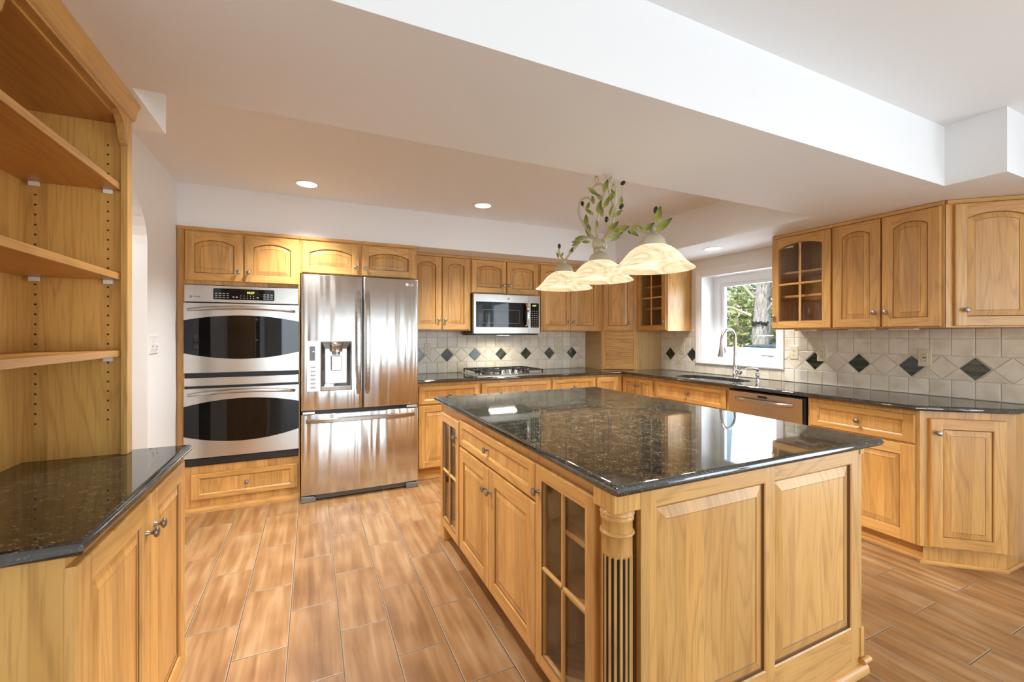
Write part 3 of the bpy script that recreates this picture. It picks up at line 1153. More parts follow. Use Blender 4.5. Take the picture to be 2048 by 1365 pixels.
b4 = thing('corner_base_cabinet', 'corner base cabinet with a narrow fixed panel and two small doors', 'cabinet', (2.810, YBF, 0))
mb = MB()
mb.prism([(0, 0), (0.378, 0), (0.378, -0.487), (0.965, -0.487), (0.965, 0.612), (0, 0.612)], lambda a, b: (a, b, TOE), lambda a, b: (a, b, HB))
mb.build('carcass', WOOD, b4, bevel=0.0012)
MB().prism([(0, .035), (0.42, .035), (0.42, -0.487), (0.965, -0.487), (0.965, 0.612), (0, 0.612)], lambda a, b: (a, b, 0), lambda a, b: (a, b, TOE)).build('toe_kick', WOOD, b4)
door_mb(0.286, 0.743, 0, 0.05, kind='flat').build('fixed_panel', WOOD, b4, (0.012, 0, 0.112))
d_ = door_mb(0.232, 0.743, 0, 0.045).build('door', WOOD, b4, (0.378, -.024, 0.112), (0, 0, RW))
knob(d_, 0.232 - .024, 0.663)
d_ = door_mb(0.222, 0.743, 0, 0.045).build('door', WOOD, b4, (0.378, -.260, 0.112), (0, 0, RW))
knob(d_, 0.024, 0.663)

# ---------------------------------------------------------------- base run, right wall
XB = 3.188
b5 = thing('sink_cabinet', 'sink base cabinet with a wide false drawer front below the faucet', 'cabinet', (XB, 3.393, 0), RW)
mb = MB()
mb.box(0, 0.878, 0, 0.019, TOE, HB)
mb.box(0, 0.018, 0.019, 0.587, TOE, HB)
mb.box(0.860, 0.878, 0.019, 0.587, TOE, HB)
mb.box(0.018, 0.860, 0.569, 0.587, TOE, HB)
mb.box(0.018, 0.860, 0.019, 0.569, TOE, TOE + 0.018)
mb.build('carcass', WOOD, b5)
MB().box(0, 0.878, 0.045, 0.587, 0, TOE).build('toe_kick', WX, b5)
drawer(b5, 0.040, 0.690, 0.820, 0.165, name='drawer_front')
door(b5, 0.040, 0.112, 0.407, 0.565, (0.377, 0.50), 0)
door(b5, 0.453, 0.112, 0.407, 0.565, (0.03, 0.50), 0)
b6 = thing('base_cabinet', 'drawer over door base cabinet right of the dishwasher', 'cabinet', (XB, 1.878, 0), RW)
body_closed(b6, 0.614, HB, 0.587, toe=TOE, toe_in=0.062)
drawer(b6, 0.018, 0.690, 0.580, 0.165)
door(b6, 0.018, 0.105, 0.580, 0.575, None, 0, sw=.066)
EA = Vector((3.188, 1.263))
eang = -R(41)
b7 = thing('angled_base_cabinet', 'angled single-door base cabinet at the right end of the counter', 'cabinet', (EA.x, EA.y, 0), eang)
EL = 0.435
eb = (EA.x + EL * math.cos(eang), EA.y + EL * math.sin(eang))
pent = [(3.188, 1.263), eb, (3.775, eb[1]), (3.775, 1.263)]
mb = MB()
mb.prism(in_local(pent, EA, eang), lambda a, b: (a, b, TOE), lambda a, b: (a, b, HB))
mb.build('carcass', WOOD, b7, bevel=0.0012)
tk = [(EA.x + .075, EA.y), (EA.x + .032, EA.y - .036), (eb[0] - .02, eb[1] + .022), (3.775, eb[1] + .022), (3.775, EA.y)]
tkl = in_local([(EA.x + .062, EA.y - .001), (EA.x + .030, EA.y - .004), (eb[0] - .022, eb[1] + .030), (3.775, eb[1] + .030), (3.775, EA.y - .001)], EA, eang)
mb = MB()
mb.prism(tkl, lambda a, b: (a, b, 0), lambda a, b: (a, b, TOE))
mb.build('toe_kick', WOOD, b7)
mb = MB()
def clampw(pts_):
    c_, s_ = math.cos(eang), math.sin(eang)
    w_ = [(EA.x + a * c_ - b * s_, EA.y + a * s_ + b * c_) for a, b in pts_]
    return in_local([(min(x, 3.775), min(y, EA.y - .001)) for x, y in w_], EA, eang)


o_, o2_ = clampw(inset(tkl, -0.012)), clampw(inset(tkl, -.006))
mb.loft([[(a, b, 0) for a, b in o_], [(a, b, .010) for a, b in o_], [(a, b, .018) for a, b in o2_], [(a, b, .018) for a, b in tkl]])
mb.build('shoe_molding', WX, b7)
door(b7, 0.042, 0.108, 0.345, 0.735, (0.030, 0.655), 0, sw=0.058)

# ---------------------------------------------------------------- granite counters


def bullnose(outline, z0, z1, r, holes=()):
    """slab with a rounded edge; outline counter-clockwise; holes as clockwise-or-not loops"""
    mb = MB()
    rr = (z1 - z0) / 2
    loops = []
    n = 8
    for k in range(n + 1):
        a = -PI / 2 + PI * k / n
        d = rr * r * (1 - math.cos(a))
        loops.append([(x, y, (z0 + z1) / 2 + rr * math.sin(a)) for x, y in inset(outline, d)])
    mb.loft(loops, 0, sm=True)
    for L, z in ((inset(outline, rr * r), z1), (inset(outline, rr * r), z0)):
        polys = [L] + [list(h) for h in holes]
        flat = [p for q_ in polys for p in q_]
        mb.add([(x, y, z) for x, y in flat], tessellate_polygon([[Vector((x, y, 0)) for x, y in q_] for q_ in polys]))
    for h in holes:
        mb.loft([[(x, y, z0) for x, y in h], [(x, y, z1 - .003) for x, y in h], [(x, y, z1) for x, y in h]], 0)
    return mb


def superloop(cx, cy_, rx, ry, e, n=40):
    out_ = []
    for k in range(n):
        a = 2 * PI * k / n
        c_, s_ = math.cos(a), math.sin(a)
        out_.append((cx + rx * abs(c_) ** (2 / e) * (1 if c_ > 0 else -1), cy_ + ry * abs(s_) ** (2 / e) * (1 if s_ > 0 else -1)))
    return out_


SINK = superloop(3.395, 2.865, 0.185, 0.345, 3.0)
ctr = [(0.858, 3.838), (3.128, 3.838), (3.135, 1.258), (3.497, 0.957), (3.777, 0.957), (3.777, 4.497), (0.858, 4.497)]
# root of the slab sits on the cabinets
o = bullnose(ctr, 0.884, 0.914, 1.0, [SINK]).build('countertop', GRAN, None, )
tag(o, 'dark granite counter running along the back wall and under the window', 'countertop')
o = bullnose([(0.733, 0.915), (2.035, 0.915), (2.035, 2.800), (0.733, 2.800)], 0.884, 0.914, 1.0).build('countertop', GRAN, None, )
tag(o, 'large dark polished granite top of the center island', 'countertop')
o = bullnose([(-0.890, 1.118), (-0.405, 1.118), (-0.405, 1.965), (-0.890, 1.965)], 0.884, 0.914, 1.0).build('countertop', GRAN, None, )
tag(o, 'dark granite top under the open bookcase at the left', 'countertop')
# undermount sink
sk = thing('sink', 'undermount stainless steel sink below the window', 'sink', (3.395, 2.865, 0.884))
mb = MB()
sl = [(x - 3.395, y - 2.865) for x, y in SINK]
loops = []
for d, z in ((-0.012, -0.001), (0.004, -0.001), (0.006, -0.02), (0.012, -0.14), (0.03, -0.165), (0.07, -0.172)):
    loops.append([(x, y, z) for x, y in inset(sl, d)])
mb.loft(loops, 0, True, False, True, True)
mb.build('basin', SINKST, sk, smooth=60)
MB().lathe([(0.0, .003), (.035, .003), (.043, 0)], (0.04, 0, -0.172), 'z', 20).build('drain', CHROME, sk)
# ================================================================== island base
IX, IY = 0.775, 0.955
XE, YE = 1.955, 2.760
isl = thing('kitchen_island', 'honey wood center island with glass doors, fluted corner column and paneled end', 'island', (IX, IY, 0))
HI = 0.8835
L = lambda x, y: (x - IX, y - IY)
mb = MB()


def wbox(mb, x0, x1, y0, y1, z0, z1, mi=0):
    mb.box(x0 - IX, x1 - IX, y0 - IY, y1 - IY, z0, z1, mi)


# carcass: middle block closed, glass bays hollow at both ends of the left side
wbox(mb, IX + .019, XE, 1.430, 2.335, 0.10, HI)
wbox(mb, 1.20, XE, 1.05, 1.430, 0.10, HI)
wbox(mb, 1.20, XE, 2.335, YE, 0.10, HI)
mb.build('carcass', WOOD, isl)
for y0, y1 in ((1.045, 1.430), (2.335, YE)):
    mb = MB()
    wbox(mb, IX + .019, 1.199, y0, y0 + .016, 0.10, HI)
    wbox(mb, IX + .019, 1.199, y1 - .016, y1, 0.10, HI)
    wbox(mb, 1.185, 1.199, y0 + .016, y1 - .016, 0.10, HI)
    wbox(mb, IX + .019, 1.185, y0 + .016, y1 - .016, 0.10, 0.118)
    wbox(mb, IX + .019, 1.185, y0 + .016, y1 - .016, HI - .018, HI)
    mb.build('glass_bay', [WIN, WX, GLAZE, WY], isl)
mb = MB()
for y0, y1 in ((1.020, 1.052), (1.414, 1.436), (2.329, 2.352), (2.725, YE)):
    wbox(mb, IX, IX + .019, y0, y1, 0.10, HI, 0)
for y0, y1 in ((1.052, 1.414), (2.352, 2.725)):
    wbox(mb, IX, IX + .019, y0, y1, 0.10, 0.125, 3)
    wbox(mb, IX, IX + .019, y0, y1, HI - .075, HI, 3)
wbox(mb, IX, IX + .019, 1.436, 2.329, 0.10, HI, 0)
mb.build('face_frame', WOOD, isl)
for y0, y1 in ((1.063, 1.412), (2.353, YE - .018)):
    for z in (0.385, 0.605):
        mb = MB()
        wbox(mb, IX + .05, 1.180, y0, y1, z, z + .018, 3)
        mb.build('shelf', WOOD, isl, bevel=.002)


def idoor(yf, z, w, h, kn, kind='raised', name='door', sw=.056, flat=False):
    if flat:
        d = door_mb(w, h, 0, .05, .034, kind='flat').build(name, WOOD, isl, (0, yf - IY, z), (0, 0, RW))
    else:
        d = door(isl, 0, z, w, h, None, 0, kind, name, sw=sw)
        d.location = (0, yf - IY, z)
        d.rotation_euler = (0, 0, RW)
    if kn:
        knob(d, kn[0], kn[1], y=-0.0115 if flat else -0.02)
    return d


idoor(2.722, 0.112, 0.372, 0.712, (0.372 - .026, 0.62), 'glass', sw=.050)
idoor(2.333, 0.700, 0.910, 0.140, (0.42, 0.070), flat=True, name='drawer')
idoor(2.333, 0.115, 0.446, 0.572, (0.446 - .028, 0.472), sw=.066)
idoor(1.885, 0.115, 0.463, 0.575, (0.028, 0.472), sw=.066)
idoor(1.420, 0.106, 0.374, 0.735, (0.028, 0.640), 'glass', sw=.050)
# end panels
EP = 0.952


def end_panel_mb(w, h, cells, t=0.019, rail=(0.0, 0.0)):
    """framed end: cells are (x0, x1, z0, z1) openings with raised panels"""
    mb = MB()
    P = lambda p, d: (p[0], -t + d, p[1])
    xs = sorted({0, w, *[c[0] for c in cells], *[c[1] for c in cells]})
    zs = sorted({0, h, *[c[2] for c in cells], *[c[3] for c in cells]})
    for i in range(len(xs) - 1):
        for j in range(len(zs) - 1):
            if any(abs(c[0] - xs[i]) < 1e-6 and abs(c[2] - zs[j]) < 1e-6 for c in cells):
                continue
            hor = any(abs(c[0] - xs[i]) < 1e-6 for c in cells)
            mb.add([P((xs[i], zs[j]), 0), P((xs[i + 1], zs[j]), 0), P((xs[i + 1], zs[j + 1]), 0), P((xs[i], zs[j + 1]), 0)], [(0, 1, 2, 3)], 1 if hor else 0)
    R0 = [(0, 0), (w, 0), (w, h), (0, h)]
    mb.loft([[P(p, t) for p in R0], [P(p, 0) for p in R0]], 0)
    for c in cells:
        op = [(c[0], c[2]), (c[1], c[2]), (c[1], c[3]), (c[0], c[3])]
        o4 = inset(op, 0.047)
        lp = [[P(p, 0) for p in op], [P(p, 0.003) for p in inset(op, .005)], [P(p, 0.0105) for p in inset(op, .007)], [P(p, 0.0115) for p in inset(op, 0.011)], [P(p, 0.003) for p in inset(op, 0.045)], [P(p, 0.0045) for p in o4]]
        mb.loft(lp, 0, mis=[0, 2, 2, 0, 2])
        mb.add(lp[-1], [(0, 1, 2, 3)], 0)
    return mb


ew = XE - 0.846
end_panel_mb(ew, HI - 0.035, [(0.056, 0.540, 0.150, 0.790), (0.585, 1.043, 0.150, 0.790)]).build('end_panel', WOOD, isl, (0.846 - IX, EP - IY + .019 - .0, 0.035))
mb = MB()
wbox(mb, 0.860, XE, 0.972, 1.05, 0.0, HI)
mb.build('end_block', WOOD, isl)
# far end and back side
mb = MB()
wbox(mb, IX + .019, XE, YE, YE + .012, 0.10, HI)
wbox(mb, XE, XE + .012, 1.0, YE, 0.0, HI)
mb.build('back_panel', WOOD, isl)
# corner column
cx_, cy_ = 0.788 - IX, 0.985 - IY
for za, zb2 in ((HI - .052, HI), (0.0, .115)):
    mb = MB().box(cx_ - .046, cx_ + .046, cy_ - .046, cy_ + .05, za, zb2)
    mb.build('column_block', WOOD, isl, bevel=.002)
rc = 0.046
prof = [(rc - .003, HI - .052), (rc + .002, HI - .058), (rc + .003, HI - .064), (rc - .004, HI - .067), (rc + .001, HI - .073), (rc + .001, HI - .080), (rc - .003, HI - .084), (rc - .003, HI - .112),
        (rc + .001, HI - .114), (rc + .003, HI - .119), (rc - .001, HI - .124), (rc - .003, HI - .126), (rc - .003, HI - .172)]
prof += [(rc - .003, .16), (rc + .002, .15), (rc + .002, .13), (rc - .002, .115)]
col_ = MB().lathe(prof[:13], (cx_, cy_, 0), 'z', 40)
col_.lathe(prof[13:], (cx_, cy_, 0), 'z', 40)
# fluted shaft: section with round grooves
nf, z0, z1 = 16, .16, HI - .172
NS = nf * 8


def flute_loop(z, depth):
    lp = []
    for k in range(NS):
        a = 2 * PI * k / NS
        u = (k % 8) / 8.0
        g = 0
        if depth and 2 <= (k % 8) <= 6:
            g = math.sqrt(max(0, 1 - ((u - 0.5) / 0.27) ** 2)) * depth
        r_ = rc - .003 - g
        lp.append((cx_ + r_ * math.cos(a), cy_ + r_ * math.sin(a), z))
    return lp


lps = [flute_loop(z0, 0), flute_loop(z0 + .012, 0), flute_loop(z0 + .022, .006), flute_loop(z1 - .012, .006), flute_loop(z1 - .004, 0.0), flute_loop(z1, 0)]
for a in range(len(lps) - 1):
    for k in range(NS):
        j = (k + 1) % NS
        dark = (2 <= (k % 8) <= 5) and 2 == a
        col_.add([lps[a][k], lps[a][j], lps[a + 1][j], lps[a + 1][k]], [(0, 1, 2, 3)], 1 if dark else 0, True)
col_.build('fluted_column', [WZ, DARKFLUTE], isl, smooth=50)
# plinth and toe
mb = MB()
wbox(mb, 0.83, XE - .02, 1.06, YE - .05, 0.0, 0.10)
mb.build('toe_kick', WOOD, isl)
mb = MB()
wbox(mb, IX - .008, IX + .07, YE - .075, YE + .012, 0.0, .10)
mb.build('bracket_foot', WOOD, isl, bevel=.003)
for (x0, x1, y0, y1, nm) in ((0.735, XE + .018, EP - .020, EP, 'base_molding'),):
    mb = MB()
    pr = [(0, 0), (0, 0.036), (-.008, 0.034), (-.018, 0.024), (-.020, 0.012), (-.020, 0)]
    mb.loft([[(x0 - IX, EP - IY + a + .001, z) for a, z in pr], [(x1 - IX, EP - IY + a + .001, z) for a, z in pr]], 0, True, True, True)
    mb.build(nm, WX, isl, smooth=50)
mb = MB()
wbox(mb, XE - .012, XE + .012, EP - .004, 1.0, .036, .175)
mb.build('corner_block', WOOD, isl, bevel=.002)
mb = MB()
wbox(mb, XE - .015, XE + .012, EP - .004, 1.0, HI - .03, HI)
mb.build('corner_block', WOOD, isl, bevel=.002)
MB().tube([(XE - .02 - IX, EP - .012 - IY, .052), (XE + .028 - IX, EP - .012 - IY, .052)], .012, 10).build('molding_return', WX, isl)

# ================================================================== hutch on the left
hb = thing('hutch_base', 'two-door base cabinet under the bookcase at the left', 'cabinet', (-0.445, 1.165, 0), PI / 2)
# local x -> +y (far), local -y -> +x (into the room)
HWD = 0.79
mb = MB().box(0, HWD, 0, 0.445, 0.10, 0.8835)
mb.build('carcass', [HATCH, WX, GLAZE, WY], hb)
MB().box(0.0, HWD, 0.06, .445, 0, .10).build('toe_kick', WX, hb)
MB().box(-.017, 0, 0.0, .052, 0.0, .8835).build('corner_stile', [HATCH], hb, bevel=.002)
MB().box(-.014, 0, 0.052, .445, 0.0, .8835).build('end_panel', [HATCH], hb)
door(hb, -0.018, 0.112, 0.427, 0.745, (0.427 - .03, .645), 0, sw=.064)
door(hb, 0.415, 0.112, 0.372, 0.745, (0.03, .645), 0, sw=.060)
for k_, z_ in enumerate((0.19, 0.66)):
    MB().box(-.0125, -.006, -.004, .012, z_, z_ + .05).build('hinge', BLACKP, hb)

bk = thing('bookcase', 'tall open honey wood bookcase with three shelves at the left edge', 'bookcase', (-0.567, 1.160, 0.9145), PI / 2)
BL, BD, BH = 0.755, 0.322, 1.2095
tS = 0.020
mb = MB()
mb.box(BL - tS, BL, 0.019, BD, 0, BH)
mb.build('side_panel', [HATCH], bk)
mb = MB()
mb.box(0, tS, 0.019, BD, 0, BH)
mb.build('side_panel', [HATCH], bk)
MB().box(tS, BL - tS, BD - .055, BD - .045, 0, BH - .04).build('back_panel', [HATCH], bk)
# local x runs along the bookcase, so level grain is local x
HX = wood('bookcase_wood_long', 'x', (0.60, 0.31, 0.085), (0.46, 0.215, 0.05), (0.26, 0.10, 0.025), staves=False)
MB().box(tS, BL - tS, 0.019, BD - .045, BH - .085, BH - .065).build('top_panel', [HX], bk)
fb = MB()
fb.box(BL - .042, BL, 0, 0.019, 0, BH)
fb.build('face_stile', [HATCH], bk, bevel=.002)
fb = MB()
fb.box(0, .042, 0, 0.019, 0, BH)
fb.build('face_stile', [HATCH], bk, bevel=.002)
# scalloped valance between the stiles
zb = BH - .165
pts = [(.042, BH), (.042, zb)]
cv = [(.0, 0), (.012, .006), (.022, .020), (.030, .045), (.042, .064), (.060, .078), (.085, .088)]
for a, b in cv[1:]:
    pts.append((.042 + a, zb + b))
for a, b in cv[::-1][:-1]:
    pts.append((BL - .042 - a, zb + b))
pts += [(BL - .042, zb), (BL - .042, BH)]
mb = MB()
mb.prism(pts[::-1], lambda a, b: (a, 0.0, b), lambda a, b: (a, 0.019, b))
mb.build('valance', [HX], bk, bevel=.002)
mb = MB()
lip = [p for p in pts[1:-1]]
mb.loft([[(a, -0.0008, b) for a, b in lip], [(a, -0.0008, b + .0035) for a, b in lip]], 0, False)
mb.build('valance_groove', [GLAZE], bk)
pr = [(0.0, BH - .062), (-.006, BH - .058), (-.010, BH - .048), (-.012, BH - .036), (-.017, BH - .016), (-.021, BH - .010), (-.021, BH), (0, BH)]
mb = MB()
mb.loft([[(-.01, a, z) for a, z in pr], [(BL + .006, a, z) for a, z in pr]], 0, True, True, True)
mb.build('crown_molding', [HX], bk, bevel=.001)
for i, zc in enumerate((1.268, 1.528, 1.832)):
    z_ = zc - .0215 - .9145
    sh = MB().box(tS + .002, BL - tS - .002, 0.020, BD - .048, z_, z_ + .022).build('shelf', [HX], bk, bevel=.002)
    for xx in (BL - tS - .012, tS + .002):
        for yy in (.055, BD - .085):
            mb = MB().box(xx, xx + .010, yy - .012, yy + .012, z_ - .014, z_ - .0005)
            mb.build('shelf_clip', CLEARPL, bk)
mb = MB()
for yy in (.058, BD - .085):
    zz = .12
    while zz < BH - .16:
        mb.box(BL - tS - .0006, BL - tS + .001, yy - .0028, yy + .0028, zz - .0028, zz + .0028)
        zz += .032
mb.build('peg_holes', SLOT, bk)
# ================================================================== double wall oven
ov = thing('double_oven', 'stainless double wall oven with two black lens-shaped windows', 'oven', (-0.847, 3.876, 0.348))
WV = 0.751
zo = lambda z: z - 0.348
mb = MB().box(0.006, WV - .006, 0.0, 0.55, zo(0.352), zo(1.69))
mb.build('oven_body', BLACKP, ov)
cp = MB().box(0, WV, -0.020, 0.0, zo(1.566), zo(1.692)).build('control_panel', STEEL, ov, bevel=.003)
mb = MB()
dx0, dx1, dz0, dz1 = 0.178, 0.580, zo(1.588), zo(1.672)
mb.prism([(dx0 + .006, dz0), (dx1 - .006, dz0), (dx1, dz0 + .006), (dx1, dz1 - .006), (dx1 - .006, dz1), (dx0 + .006, dz1), (dx0, dz1 - .006), (dx0, dz0 + .006)], lambda a, b: (a, -.0225, b), lambda a, b: (a, -.019, b))
mb.build('display_panel', BLACKG, cp)
text_mesh('clock_digits', '10:27', 0.024, GREENLED, cp, (0.392, -0.0232, zo(1.637)), (R(90), 0, 0))
mb = MB()
for gx, nx in ((0.190, 2), (0.238, 2), (0.504, 3)):
    for i in range(nx):
        for j in range(3):
            mb.box(gx + i * .024, gx + i * .024 + .016, -.0232, -.0222, zo(1.600) + j * .016, zo(1.6035) + j * .016)
for i in range(5):
    for j in range(2):
        mb.box(0.353 + i * .021, 0.357 + i * .021, -.0232, -.0222, zo(1.600) + j * .017, zo(1.605) + j * .017)
for xx in (.300, .322, .460):
    mb.box(xx, xx + .013, -.0232, -.0222, zo(1.606), zo(1.612))
mb.build('keypad_marks', KEYMARK, cp)


def emblem(parent, x, y, z, r, dark=LOGOD, ring=LOGOW, face='-y'):
    e = MB()
    e.lathe([(0, .0012), (r, .0012), (r, 0)], (x, y, z), '-y', 20, 0)
    e.lathe([(r * .80, .0014), (r * .88, .0014)], (x, y, z), '-y', 20, 1)
    for k in range(4):
        a = PI / 4 + k * PI / 2
        e.tube([(x + math.cos(a) * r * .6, y - .0014, z + math.sin(a) * r * .6), (x + math.cos(a + .8) * r * .45, y - .0014, z + math.sin(a + .8) * r * .45), (x, y - .0014, z)], r * .07, 5, 1)
    e.tube([(x + r * .3 * math.cos(q), y - .0014, z + r * .3 * math.sin(q)) for q in [k * .6 for k in range(9)]], r * .07, 5, 1)
    return e.build('round_emblem', [dark, ring], parent)


emblem(cp, 0.042, -.0205, zo(1.604), .0085)
text_mesh('script_lettering', 'Profile', 0.016, LOGOD, cp, (0.056, -0.0206, zo(1.600)), (R(90), 0, 0), shear=.35)


def oven_door(z0, z1, ga, gb, ta, tb, hz, trim=True):
    """z0..z1: door; glass edge height at the sides / middle: bottom (ga, gb), top (ta, tb)"""
    n = 24
    xs = [WV * k / n for k in range(n + 1)]
    arc = lambda a, b, x: zo(a + (b - a) * (1 - (2 * x / WV - 1) ** 2))
    d = MB()
    y0 = -0.030
    bulge = lambda x: -0.006 * (1 - (2 * x / WV - 1) ** 2)
    for lo, hi in ((lambda x: zo(z0), lambda x: arc(ga, gb, x)), (lambda x: arc(ta, tb, x), lambda x: zo(z1))):
        d.loft([[(x, y0 + bulge(x), lo(x)) for x in xs], [(x, y0 + bulge(x), hi(x)) for x in xs]], 0, False, sm=True)
        d.loft([[(x, y0 + bulge(x), hi(x)) for x in xs], [(x, 0, hi(x)) for x in xs]], 0, False)
        d.loft([[(x, y0 + bulge(x), lo(x)) for x in xs], [(x, 0, lo(x)) for x in xs]], 0, False)
    for x in (0, WV):
        d.add([(x, y0, zo(z0)), (x, 0, zo(z0)), (x, 0, zo(z1)), (x, y0, zo(z1))], [(0, 1, 2, 3)])
    dd = d.build('oven_door', STEEL, ov)
    g = MB()
    g.loft([[(x, y0 + .002 + bulge(x), arc(ga, gb, x)) for x in xs], [(x, y0 + .002 + bulge(x), arc(ta, tb, x)) for x in xs]], 0, False, sm=True)
    g.loft([[(x, 0, arc(ga, gb, x)) for x in xs], [(x, 0, arc(ta, tb, x)) for x in xs]], 0, False)
    for x in (0, WV):
        g.add([(x, y0 + .002, arc(ga, gb, x)), (x, 0, arc(ga, gb, x)), (x, 0, arc(ta, tb, x)), (x, y0 + .002, arc(ta, tb, x))], [(0, 1, 2, 3)])
    g.build('window_glass', BLACKG, dd)
    h = MB()
    pts = []
    for k in range(25):
        u = k / 12 - 1
        x = WV / 2 + u * 0.345
        pts.append((x, y0 - .010 - .045 * (1 - u ** 4), zo(hz) + .020 * (1 - u * u)))
    pts = [(pts[0][0], y0 + .002, pts[0][2])] + pts + [(pts[-1][0], y0 + .002, pts[-1][2])]
    rs = [.012] + [.0115 + .002 * math.sin(PI * k / 24) for k in range(25)] + [.010]
    h.tube(pts, rs, 10)
    h.build('handle', NICKEL, dd)


oven_door(1.041, 1.557, 1.187, 1.139, 1.429, 1.470, 1.507)
oven_door(0.412, 0.925, 0.575, 0.518, 0.795, 0.842, 0.880)
MB().box(0.0, WV, -.022, 0.0, zo(0.942), zo(1.003)).build('middle_trim', STEEL, ov, bevel=.003)
MB().box(0.012, WV - .004, -.012, 0.0, zo(0.352), zo(0.404)).build('bottom_vent', BLACKP, ov, bevel=.003)

# ================================================================== refrigerator
fr = thing('refrigerator', 'stainless french-door refrigerator with ice dispenser and bottom freezer', 'refrigerator', (-0.077, 3.745, 0))
WF = 0.917
MB().box(0.006, WF - .006, 0.055, 0.74, 0.035, 1.775).build('cabinet_shell', GREYP, fr, bevel=.004)


def bulged(w, h, hole=None, bul=.010, depth=.062, nx=10):
    """curved front panel; hole = (x0, x1, z0, z1)"""
    mb = MB()
    xs = sorted({round(w * k / nx, 5) for k in range(nx + 1)} | (set(hole[:2]) if hole else set()))
    zs = sorted({0.0, h} | (set(hole[2:]) if hole else set()))
    fy = lambda x: -bul * (1 - (2 * x / w - 1) ** 2) if w else 0
    return mb, xs, zs, fy


def front_panel(name, x0, z0, w, h, hole, curve):
    mb = MB()
    nx = 12
    c = .006
    xs = sorted({round(c + (w - 2 * c) * k / nx, 5) for k in range(nx + 1)} | (set(hole[:2]) if hole else set()))
    zs = sorted({c, h - c} | (set(hole[2:]) if hole else set()))
    for i in range(len(xs) - 1):
        for j in range(len(zs) - 1):
            if hole and xs[i] >= hole[0] - 1e-6 and xs[i + 1] <= hole[1] + 1e-6 and zs[j] >= hole[2] - 1e-6 and zs[j + 1] <= hole[3] + 1e-6:
                continue
            a, b = xs[i], xs[i + 1]
            mb.add([(a, curve(a), zs[j]), (b, curve(b), zs[j]), (b, curve(b), zs[j + 1]), (a, curve(a), zs[j + 1])], [(0, 1, 2, 3)], 0, True)
    # rounded rim and sides
    rim = [(x, c) for x in xs] + [(w - c, z) for z in zs[1:]] + [(x, h - c) for x in xs[::-1][1:]] + [(c, z) for z in zs[::-1][1:-1]]
    outr = []
    for x, z in rim:
        ox = 0 if x == c else w if x == w - c else x
        oz = 0 if z == c else h if z == h - c else z
        outr.append((ox, oz))
    A = [(x, curve(x), z) for x, z in rim]
    B = [(x * .7 + ox * .3, curve(x) + .0008, z * .7 + oz * .3) for (x, z), (ox, oz) in zip(rim, outr)]
    Cc = [(ox, curve(x) + .006, oz) for (x, z), (ox, oz) in zip(rim, outr)]
    Dd = [(ox, .055, oz) for (x, z), (ox, oz) in zip(rim, outr)]
    mb.loft([A, B, Cc, Dd], 0, sm=True)
    if hole:
        hx0, hx1, hz0, hz1 = hole
        hl = [(hx0, hz0), (hx1, hz0), (hx1, hz1), (hx0, hz1)]
        mb.loft([[(x, curve(x), z) for x, z in hl], [(x, .052, z) for x, z in hl]], 0)
    return mb.build(name, FRIDGE, fr, (x0, 0, z0), smooth=40)


cl = lambda x: -.012 * (1 - ((x - .46) / .46) ** 2)
DZ = 0.722
HOLE = (0.140, 0.372, 0.878 - DZ, 1.268 - DZ)
ld_ = front_panel('door', 0.0, DZ, 0.453, 1.800 - DZ, HOLE, lambda x: cl(x))
rd_ = front_panel('door', 0.4635, DZ, 0.453, 1.800 - DZ, None, lambda x: cl(x + .4635))
fz = front_panel('freezer_drawer', 0.0, 0.052, 0.9165, 0.640, None, lambda x: cl(x))
MB().box(.446, .470, .010, .055, DZ, 1.79).build('door_gasket', BLACKP, fr)
MB().box(.004, WF - .004, .012, .055, .690, .724).build('door_gasket', BLACKP, fr)
MB().box(.010, .100, -.004, .02, .694, .716).build('hinge_bracket', CHROME, fr, bevel=.003)
MB().box(WF - .10, WF - .01, -.004, .02, .696, .716).build('hinge_bracket', LGREY, fr, bevel=.003)
for d_, x, sgn in ((ld_, .453 - .030, -1), (rd_, .030, 1)):
    h = MB()
    pts = []
    n_ = 22
    for k in range(n_ + 1):
        u = k / n_ * 2 - 1
        pts.append((u, -.012 - .052 * (1 - abs(u) ** 3.0)))
    lo, hi = 0.835 - DZ, 1.688 - DZ
    mid, hl_ = (lo + hi) / 2, (hi - lo) / 2
    loops = []
    for k, (u, y) in enumerate(pts):
        z = mid + u * hl_
        hw = .0185 if 0 < k < n_ else .010
        loops.append([(x - hw, y + .004, z), (x - hw * .6, y - .008, z), (x + hw * .6, y - .008, z), (x + hw, y + .004, z), (x + hw * .7, y + .012, z), (x - hw * .7, y + .012, z)])
    h.loft(loops, 0, True, True, True, True)
    h.build('handle', NICKEL, d_, smooth=45)
h = MB()
loops = []
for k in range(25):
    u = k / 12 - 1
    x = WF / 2 + u * .425
    y = -.010 - .045 * (1 - abs(u) ** 4)
    z = .640 - .052 - .018 * 0 + .004 * (1 - u * u)
    hw = .019
    loops.append([(x, y + .006, z - hw), (x, y - .008, z - hw * .6), (x, y - .008, z + hw * .6), (x, y + .006, z + hw), (x, y + .012, z)])
h.loft(loops, 0, True, True, True, True)
h.build('handle', NICKEL, fz, smooth=45)
